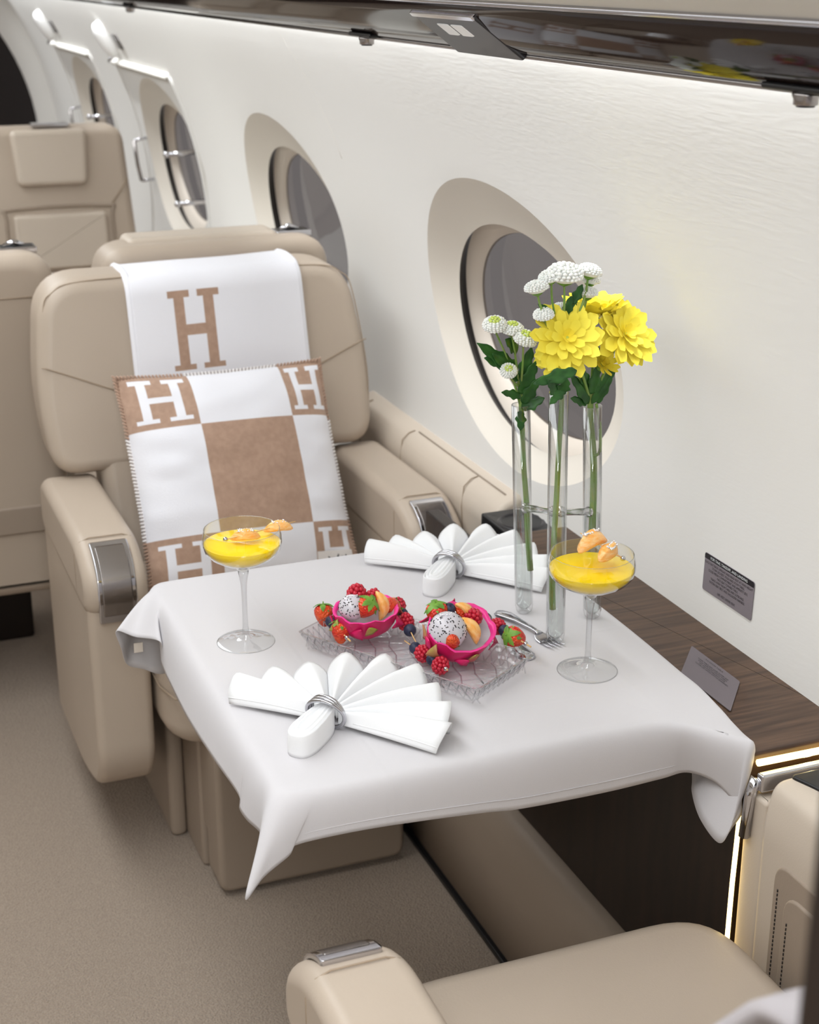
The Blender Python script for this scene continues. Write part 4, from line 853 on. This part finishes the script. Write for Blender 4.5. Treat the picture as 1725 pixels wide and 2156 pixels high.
def loose(kind, p, axis, s, label, roll=0.0):
    """a fruit as a thing of its own"""
    p = Vector(p); cat = kind.replace('_', ' ')
    fnm = {'strawberry': (strawberry_vf, straw_m), 'raspberry': (raspberry_vf, rasp_m), 'blueberry': (blueberry_vf, blue_m), 'mandarin_segment': (segment, cit_m)}[kind]
    me = shared(kind, fnm[0])
    if not me.materials: me.materials.append(fnm[1])
    o = bpy.data.objects.new(kind, me); COL.objects.link(o); o.matrix_world = Matrix.Translation(p) @ rotm(axis, roll) @ Matrix.Scale(s, 4); tag(o, label, cat, {'strawberry': 'strawberries in the bowls', 'raspberry': 'raspberries in the bowls', 'blueberry': 'blueberries in the bowls', 'mandarin_segment': 'mandarin segments in the bowls'}[kind])
    if kind == 'strawberry': put('calyx', 'calyx', calyx_vf, leaf_b, o, Matrix.Identity(4))
    return o
def dragon_half(c, tilt_ax, tilt, spin, s, label):
    M = Matrix.Translation(c) @ Matrix.Rotation(tilt, 4, Vector(tilt_ax)) @ Matrix.Rotation(spin, 4, 'Z')
    t = thing('dragon_fruit_half', c, label, 'dragon fruit', 'hollowed dragon fruit halves')
    a_, b_, dp = 0.050 * s, 0.041 * s, 0.042 * s; n_ = 40
    def rg(k, z, wob=0.0): return [M @ Vector((a_ * k * math.cos(2 * PI * i / n_) * (1 + 0.02 * math.sin(5 * 2 * PI * i / n_)), b_ * k * math.sin(2 * PI * i / n_) * (1 + 0.02 * math.cos(7 * 2 * PI * i / n_)), z * s * (0.90 if z < 0 else 1) + wob * math.sin(6 * 2 * PI * i / n_) + wob * math.cos(11 * 2 * PI * i / n_))) for i in range(n_)]
    mobj('skin', loft([rg(0.30, -0.0415), rg(0.55, -0.037), rg(0.78, -0.027), rg(0.93, -0.013), rg(1.0, 0.0, 0.0008), rg(1.02, 0.006, 0.0016)], True, True, False), drag_p, t)
    mobj('cut_rim', loft([rg(1.02, 0.006, 0.0016), rg(0.985, 0.0068, 0.0016), rg(0.92, 0.005, 0.001), rg(0.87, 0.000)], True, False, False), drag_r, t)
    mobj('inner_flesh', loft([rg(0.88, 0.001), rg(0.82, -0.005), rg(0.62, -0.011), rg(0.35, -0.014)], True, False, True), drag_w, t)
    rn = random.Random(int(c[0] * 1000))
    for k in range(11):
        a = 2 * PI * k / 11 + rn.uniform(-.2, .2); zz = (-0.006, -0.020, -0.012)[k % 3]; kk = (1.0, 0.90, 0.97)[k % 3]; d = Vector((math.cos(a), math.sin(a), 0)); sd = Vector((-d.y, d.x, 0)); base = Vector((a_ * kk * d.x, b_ * kk * d.y, zz * s)); Ls = rn.uniform(0.013, 0.020) * s; rows_ = []
        dirv = (d * 0.10 + sd * 0.35 * (1 if k % 2 else -1) + Vector((0, 0, 0.75 if k % 3 else -0.25))).normalized(); wv = dirv.cross(d).normalized()
        for i in range(5):
            q = i / 4; w_ = 0.0105 * s * (1 - q) ** 0.7 + 0.0003; p = base + dirv * (Ls * q) + d * (0.002 + 0.003 * q * q); rows_.append([M @ (p - wv * w_ - d * 0.002 * (1 - q)), M @ (p + d * 0.0016), M @ (p + wv * w_ - d * 0.002 * (1 - q))])
        o = mobj('skin_scale', loft(rows_, False, False, False), drag_p if k % 2 else scale_g, t, solid=0.0012)
    return t, M
def scoop(c, r, label, seed):
    t = thing('dragon_fruit_scoop', c, label, 'fruit scoop', 'dragon fruit scoops'); c = Vector(c); mobj('ball', sphere(c, r, 24, 16), drag_w, t); rn = random.Random(seed); out = []
    for k in range(int(120 * (r / 0.02) ** 2)):
        z = rn.uniform(-0.3, 0.92); a = rn.uniform(0, 2 * PI); q = math.sqrt(1 - z * z); d = Vector((q * math.cos(a), q * math.sin(a), z)); out.append(xf(sphere((0, 0, 0), 0.00085, 6, 4, (1, 1, 0.7 + rn.random())), Matrix.Translation(c + d * r) @ rotm(Vector((rn.uniform(-1, 1), rn.uniform(-1, 1), rn.uniform(-1, 1))))))
    mobj('seeds', join(*out), drag_s, t)['kind'] = 'stuff'
    mobj('silver_leaf', xf(sprinkle((0, 0, 0), 26, r * 0.45, seed + 3), Matrix.Translation(c + Vector((0, -r * 0.12, r * 0.985)))), sugar_m, t)['kind'] = 'stuff'
def skewer(p0, p1, items, label, bead_f, tip=1.0):
    """items: (fraction along, kind, size, axis)"""
    p0, p1 = Vector(p0), Vector(p1); t = thing('fruit_skewer', p0.lerp(p1, 0.5) + Vector((0, 0, -0.008)), label, 'skewer', 'berry skewers on the tray'); off = origin_of(t); d = (p1 - p0).normalized()
    mobj('pick', tube([p0, p1], [0.0012, 0.0008], 6), pick_m, t); mobj('bead', sphere(p0.lerp(p1, bead_f), 0.0034, 12, 8), silver, t)
    for f, kind, s, ax in items: berry(kind, t, Matrix.Translation(p0.lerp(p1, f) - off) @ rotm(d if ax is None else ax, f * 5), s)
    return t
# first bowl (back left)
B1 = atz(771, 1288, T + 0.047); B1.z = T + 0.047
dragon_half(B1, (1, 0, 0), math.radians(8), 0.15, 0.95, 'pink dragon fruit half standing at the back left of the tray')
def P1(px, py, dz, dy=0.0): return at(px, py, B1.y + dy) + Vector((0, 0, 0))
scoop(P1(741, 1279, 0, -0.004), 0.0185, 'small speckled dragon fruit scoop in the back left bowl', 5)
loose('strawberry', P1(771, 1279, 0, -0.016), (0.35, -0.45, 0.75), 1.07, 'strawberry with green cap in the back left fruit bowl')
loose('raspberry', P1(751, 1250, 0, 0.014), (0.1, -0.3, 1), 1.24, 'raspberry topping the scoop in the back left bowl')
loose('raspberry', P1(786, 1259, 0, 0.012), (0.4, 0.2, 1), 1.09, 'raspberry behind the mandarin in the back left bowl')
loose('mandarin_segment', P1(806, 1274, 0, -0.006), (0.9, -0.25, 0.1), 1.24, 'upright mandarin segment in the back left bowl', 1.35)
loose('strawberry', P1(822, 1276, 0, 0.008), (0.5, 0.5, -0.6), 0.98, 'small strawberry behind the mandarin at the bowl edge')
# second bowl (front right)
B2 = atz(970, 1326, T + 0.050); B2.z = T + 0.050
dragon_half(B2, (0.75, 0.25, 0), math.radians(26), 0.5, 1.06, 'pink dragon fruit half tipped forward at the front right of the tray')
def P2(px, py, dy=0.0): return at(px, py, B2.y + dy)
scoop(P2(942, 1328, -0.012), 0.0262, 'large speckled dragon fruit scoop in the front right bowl', 9)
loose('strawberry', P2(921, 1292, 0.022), (-0.2, -0.1, 1), 1.10, 'strawberry behind the large scoop in the front right bowl')
loose('blueberry', P2(946, 1283, 0.022), (0.2, -0.6, 0.8), 1.10, 'blueberry above the large scoop in the front right bowl')
loose('strawberry', P2(968, 1291, 0.026), (0.1, 0.4, -1), 1.00, 'red strawberry beside the back mandarin in the front right bowl')
loose('mandarin_segment', P2(984, 1287, 0.018), (0.8, 0.2, 0.5), 1.16, 'mandarin segment at the back of the front right bowl', 1.2)
loose('raspberry', P2(996, 1300, 0.010), (0.2, -0.7, 0.6), 1.17, 'raspberry between the two mandarins in the front right bowl')
loose('mandarin_segment', P2(994, 1323, -0.014), (0.75, -0.3, 0.55), 1.32, 'pale mandarin segment at the front of the front right bowl', 1.5)
loose('blueberry', P2(967, 1329, -0.018), (0.3, -0.8, 0.4), 1.12, 'blueberry beside the large scoop, front right bowl')
loose('strawberry', P2(951, 1347, -0.030), (0.2, 0.5, -0.4), 0.88, 'cut strawberry piece at the front of the large scoop')
loose('strawberry', P2(970, 1313, -0.006), (0.3, 0.6, -0.6), 0.62, 'tiny red strawberry tip above the blueberry, front right bowl')
# berry skewers
def F(px, py, h): return atz(px, py, ZF + h)
skewer(F(738, 1350, 0.015), F(672, 1284, 0.020), [(0.30, 'strawberry', 1.0, (0.1, 0.25, 1)), (0.52, 'blueberry', 0.92, None), (0.62, 'blueberry', 0.92, None), (0.84, 'strawberry', 1.0, (0.0, 0.3, 1))], 'skewer of strawberries and blueberries at the left end of the tray', 0.11)
skewer(F(829, 1258, 0.022), F(876, 1352, 0.010), [(0.20, 'raspberry', 1.05, (0.1, 0, 1)), (0.38, 'blueberry', 1.08, None), (0.56, 'raspberry', 1.08, (0, 0.1, 1)), (0.74, 'blueberry', 1.08, None)], 'skewer of raspberries and blueberries between the two bowls', 0.06)
skewer(F(943, 1411, 0.008), F(852, 1349, 0.012), [(0.16, 'raspberry', 1.06, (0.1, -0.3, 1)), (0.35, 'blueberry', 0.98, None), (0.56, 'raspberry', 1.08, None), (0.74, 'blueberry', 1.02, None)], 'skewer of raspberries and blueberries at the front of the tray', 0.05)
skewer(F(1118, 1362, 0.018), F(1030, 1308, 0.020), [(0.37, 'strawberry', 1.08, (-0.9, -0.25, 0.5)), (0.62, 'blueberry', 1.0, None), (0.80, 'raspberry', 1.05, None)], 'skewer of strawberry, blueberry and raspberry at the right end of the tray', 0.12)
# ================================================================== flowers in the tubes
def leaf_vf(Ln, W, bend=0.4, lob=0.25):
    rows_ = []
    for i in range(13):
        t = i / 12; w_ = W * (math.sin(clamp(t) ** 0.8 * PI) ** 0.8) * (1 + lob * math.sin(t * PI * 5.5)) + 0.0006; z = -bend * Ln * t * t; y = Ln * t
        rows_.append([Vector((-w_, y, z + 0.12 * w_)), Vector((-w_ * 0.5, y, z - 0.02 * w_)), Vector((0, y, z - 0.10 * w_)), Vector((w_ * 0.5, y, z - 0.02 * w_)), Vector((w_, y, z + 0.12 * w_))])
    return loft(rows_, False, False, False)
def orient(d, upv=(0, 0, 1)):
    d = Vector(d).normalized(); z = Vector(upv) - d * Vector(upv).dot(d)
    z = z.normalized() if z.length > 1e-4 else frame_of(d)[0]; x = d.cross(z); return Matrix((x, d, z)).transposed().to_4x4()
def leaf(parent, p, tip, W, upv=(0, -0.5, 1), bend=0.25, m=None):
    p, tip = Vector(p), Vector(tip); d = tip - p; o = mobj('leaf', xf(leaf_vf(d.length, W, bend), Matrix.Translation(p) @ orient(d, upv)), m or leaf_m, parent, solid=0.0006); return o
def petal_vf(Ln, W, curl):
    rows_ = []
    for i in range(8):
        t = i / 7; w_ = W * (0.35 + 0.65 * math.sin(min(1, t * 1.15) * PI / 2)) * (1 if t < 0.8 else math.cos((t - 0.8) / 0.2 * PI / 2 * 0.92)); z = curl * Ln * (t ** 1.6) - 0.03 * Ln * math.sin(t * PI)
        rows_.append([Vector((-w_, Ln * t, z + 0.22 * w_)), Vector((0, Ln * t, z)), Vector((w_, Ln * t, z + 0.22 * w_))])
    return loft(rows_, False, False, False)
YM = {}
def mum(parent, c, nrm, R, seed, layers=None, cup=0.0):
    """yellow chrysanthemum bloom; petals are sub-parts"""
    c = Vector(c); rn = random.Random(seed); off = origin_of(parent); nrm = Vector(nrm).normalized(); MB = Matrix.Translation(c - off) @ rotm(nrm, rn.uniform(0, 3))
    h = mobj('bloom', sphere((0, 0, 0), 0.0042, 12, 8, (1, 1, 0.6)), flower_c, parent, local=True); h.matrix_local = MB
    for n_, Lr, el, W in (layers or ((13, 1.0, -0.10, 0.0094), (12, 0.96, 0.08, 0.0090), (10, 0.80, 0.26, 0.0080), (8, 0.56, 0.48, 0.0066), (7, 0.32, 0.85, 0.0046))):
        key = 'petal_%.2f_%.4f' % (Lr * R, W)
        if key not in YM:
            v, f = petal_vf(R * Lr, W, 0.10); me = bpy.data.meshes.new('petal'); me.from_pydata([tuple(p) for p in v], [], f); me.materials.append(petal_y if Lr > 0.5 else petal_y2); me.polygons.foreach_set('use_smooth', [True] * len(me.polygons)); YM[key] = me
        for k in range(n_):
            a = 2 * PI * (k + rn.uniform(-0.18, 0.18)) / n_ + Lr * 7; e = el + cup + rn.uniform(-0.10, 0.10); s = rn.uniform(0.86, 1.12)
            o = bpy.data.objects.new('petal', YM[key]); COL.objects.link(o); o.parent = h
            o.matrix_local = Matrix.Rotation(a, 4, 'Z') @ Matrix.Rotation(e, 4, 'X') @ Matrix.Translation((0, 0.0015, 0)) @ Matrix.Scale(s, 4)
    return h
def button(parent, c, nrm, r, seed, green=False):
    """white button chrysanthemum: dome of florets over a calyx"""
    c = Vector(c); rn = random.Random(seed); nrm = Vector(nrm).normalized(); M = Matrix.Translation(c) @ rotm(nrm, rn.uniform(0, 3)); out = []; grn = []
    for ring, (n_, pol) in enumerate(((22, 1.74), (21, 1.47), (19, 1.20), (16, 0.94), (12, 0.68), (8, 0.42), (3, 0.16))):
        for k in range(n_):
            a = 2 * PI * (k + rn.uniform(-.2, .2)) / n_; d = Vector((math.sin(pol) * math.cos(a), math.sin(pol) * math.sin(a), math.cos(pol) * 0.62)); v = sphere(d * r, r * rn.uniform(0.13, 0.17), 6, 4, (1, 1, 0.75)); (grn if (green and pol < 0.45) else out).append(xf(v, M))
    out.append(xf(sphere((0, 0, 0), r * 0.95, 14, 8, (1, 1, 0.58)), M)); b = mobj('button_bloom', join(*out), petal_w, parent)
    if grn: mobj('green_centre', join(*grn), flower_c, b)
    mobj('calyx', xf(lathe([(0.002, -0.75 * r), (0.45 * r, -0.55 * r), (0.8 * r, -0.15 * r), (0.7 * r, 0.0)], 12, True, False), M), leaf_b, b)
def st(parent, pts, r0, r1, m=None, name='stem'):
    pts = spline(pts, 6); n_ = len(pts); return mobj(name, tube(pts, [lerp(r0, r1, i / (n_ - 1)) for i in range(n_)], 8), m or stem_m, parent)
yl, ym, yr = TB['l'][0].y, TB['m'][0].y, TB['r'][0].y
# left spray
f1 = thing('white_button_spray', at(1116, 1195, yl), 'white button chrysanthemum spray with dark leaves in the left tube', 'flowers', 'cut flowers')
st(f1, [at(1117, 1200, yl), at(1112, 1130, yl), at(1109, 1060, yl), at(1103, 980, yl), at(1100, 900, yl), at(1097, 845, yl), at(1095, 800, yl)], 0.0048, 0.0034)
L1 = [((1042, 684), 0.0155, -0.01, (-0.2, -0.35, 1)), ((1079, 693), 0.0150, -0.015, (0, -0.2, 1)), ((1106, 713), 0.0155, -0.03, (0.1, -0.45, 1)), ((1071, 781), 0.0115, -0.02, (-0.2, -0.6, 0.8))]
for k, ((px, py), r, dy, nr) in enumerate(L1):
    p = at(px, py, yl + dy); button(f1, p, nr, r, 20 + k, True); q = Vector(nr).normalized()
    st(f1, [at(1095, 850 - 12 * k, yl), at(lerp(1095, px, 0.5), lerp(830, py, 0.5), yl + dy * 0.5), p - q * r * 0.6], 0.0020, 0.0013)
for a, b, W in (((1092, 790), (1016, 722), 0.0105), ((1092, 775), (1028, 752), 0.012), ((1094, 800), (1046, 745), 0.010), ((1096, 800), (1122, 735), 0.009), ((1097, 830), (1130, 765), 0.010), ((1097, 835), (1062, 825), 0.006), ((1100, 850), (1135, 800), 0.008), ((1098, 860), (1146, 838), 0.008), ((1096, 865), (1098, 905), 0.007), ((1090, 740), (1070, 715), 0.009)):
    leaf(f1, at(a[0], a[1], yl - 0.004), at(b[0], b[1], yl - 0.02), W, (0, -1, 0.5), 0.12)
# middle spray (tall, behind the yellow blooms)
f2 = thing('white_button_spray', at(1166, 1275, ym), 'tall white button chrysanthemum spray in the middle tube', 'flowers', 'cut flowers')
st(f2, [at(1164, 1282, ym), at(1163, 1230, ym), at(1166, 1150, ym), at(1172, 1050, ym), at(1177, 950, ym), at(1182, 870, ym), at(1186, 800, ym + 0.01), at(1184, 720, ym + 0.03)], 0.0048, 0.0030)
L2 = [((1190, 577), 0.0225, 0.03, (0, -0.12, 1)), ((1158, 583), 0.0145, 0.035, (-0.3, 0, 1)), ((1130, 606), 0.0150, 0.03, (-0.15, 0.1, 1)), ((1242, 571), 0.0155, 0.035, (0.25, 0, 1)), ((1243, 590), 0.0125, 0.05, (0.3, 0.2, 1)), ((1237, 617), 0.0135, 0.045, (0.1, 0.1, 1)), ((1145, 663), 0.0130, 0.03, (-0.2, -0.2, 1)), ((1181, 648), 0.0105, 0.05, (0, 0, 1))]
for k, ((px, py), r, dy, nr) in enumerate(L2):
    p = at(px, py, ym + dy); button(f2, p, nr, r, 40 + k); q = Vector(nr).normalized()
    st(f2, [at(1184, 735, ym + 0.03), at(lerp(1184, px, 0.75), lerp(720, py, 0.55), ym + dy), p - q * r * 0.6], 0.0020, 0.0014)
for a, b, W in (((1182, 690), (1140, 640), 0.008), ((1186, 680), (1215, 640), 0.007), ((1188, 670), (1205, 625), 0.006), ((1180, 700), (1170, 640), 0.005), ((1205, 640), (1228, 600), 0.006)):
    leaf(f2, at(a[0], a[1], ym + 0.035), at(b[0], b[1], ym + 0.03), W, (0, -1, 0.5), 0.12)
for a, b, W in (((1215, 780), (1128, 806), 0.0085), ((1190, 815), (1160, 850), 0.006), ((1180, 830), (1196, 800), 0.008), ((1175, 835), (1158, 800), 0.008)):
    leaf(f2, at(a[0], a[1], ym - 0.01), at(b[0], b[1], ym - 0.02), W, (0, -1, 0.5), 0.1)
# yellow chrysanthemum in the right tube
f3 = thing('yellow_chrysanthemum', at(1247, 1110, yr), 'yellow chrysanthemum stem with large blooms in the right tube', 'flowers', 'cut flowers')
st(f3, [at(1247, 1118, yr), at(1250, 1040, yr), at(1250, 960, yr), at(1244, 880, yr), at(1243, 820, yr)], 0.0054, 0.0044)
st(f3, [at(1250, 960, yr - 0.003), at(1263, 950, yr - 0.006), at(1264, 900, yr - 0.006), at(1256, 850, yr - 0.006)], 0.0024, 0.0020)
BL = [((1194, 711), -0.035, (-0.12, -0.80, 0.42), 0.0500, None, 0.0), ((1316, 703), -0.02, (0.22, -0.72, 0.42), 0.0480, None, 0.0), ((1252, 668), 0.015, (-0.05, -0.10, 1), 0.0460, None, 0.45), ((1186, 742), 0.02, (-0.5, -0.2, 0.3), 0.0430, None, 0.0), ((1268, 768), -0.01, (0.2, -0.6, 0.5), 0.0240, ((11, 1.0, 0.25, 0.0044), (9, 0.8, 0.6, 0.0042), (7, 0.5, 1.0, 0.0036)), 0.1)]
for k, ((px, py), dy, nr, R, ly, cup) in enumerate(BL):
    p = at(px, py, yr + dy); q = Vector(nr).normalized(); mum(f3, p, nr, R, 60 + k, ly, cup); mobj('calyx', xf(lathe([(0.002, -0.012), (0.006, -0.009), (0.009, -0.003), (0.006, 0.0)], 12, True, True), Matrix.Translation(p) @ rotm(q)), leaf_b, f3)
    st(f3, [at(1243, 845, yr), at(lerp(1246, px, 0.45), lerp(800, py, 0.45) + 18, yr + dy * 0.5), p - q * 0.010], 0.0022, 0.0017, name='flower_stem')
for a, b, W in (((1240, 850), (1208, 790), 0.008), ((1246, 850), (1296, 770), 0.006), ((1250, 840), (1300, 775), 0.005), ((1236, 850), (1206, 838), 0.006), ((1245, 830), (1262, 770), 0.008), ((1238, 820), (1225, 770), 0.007), ((1258, 850), (1292, 790), 0.0045), ((1240, 730), (1265, 745), 0.010)):
    leaf(f3, at(a[0], a[1], yr - 0.005), at(b[0], b[1], yr - 0.015), W, (0, -1, 0.5), 0.1)
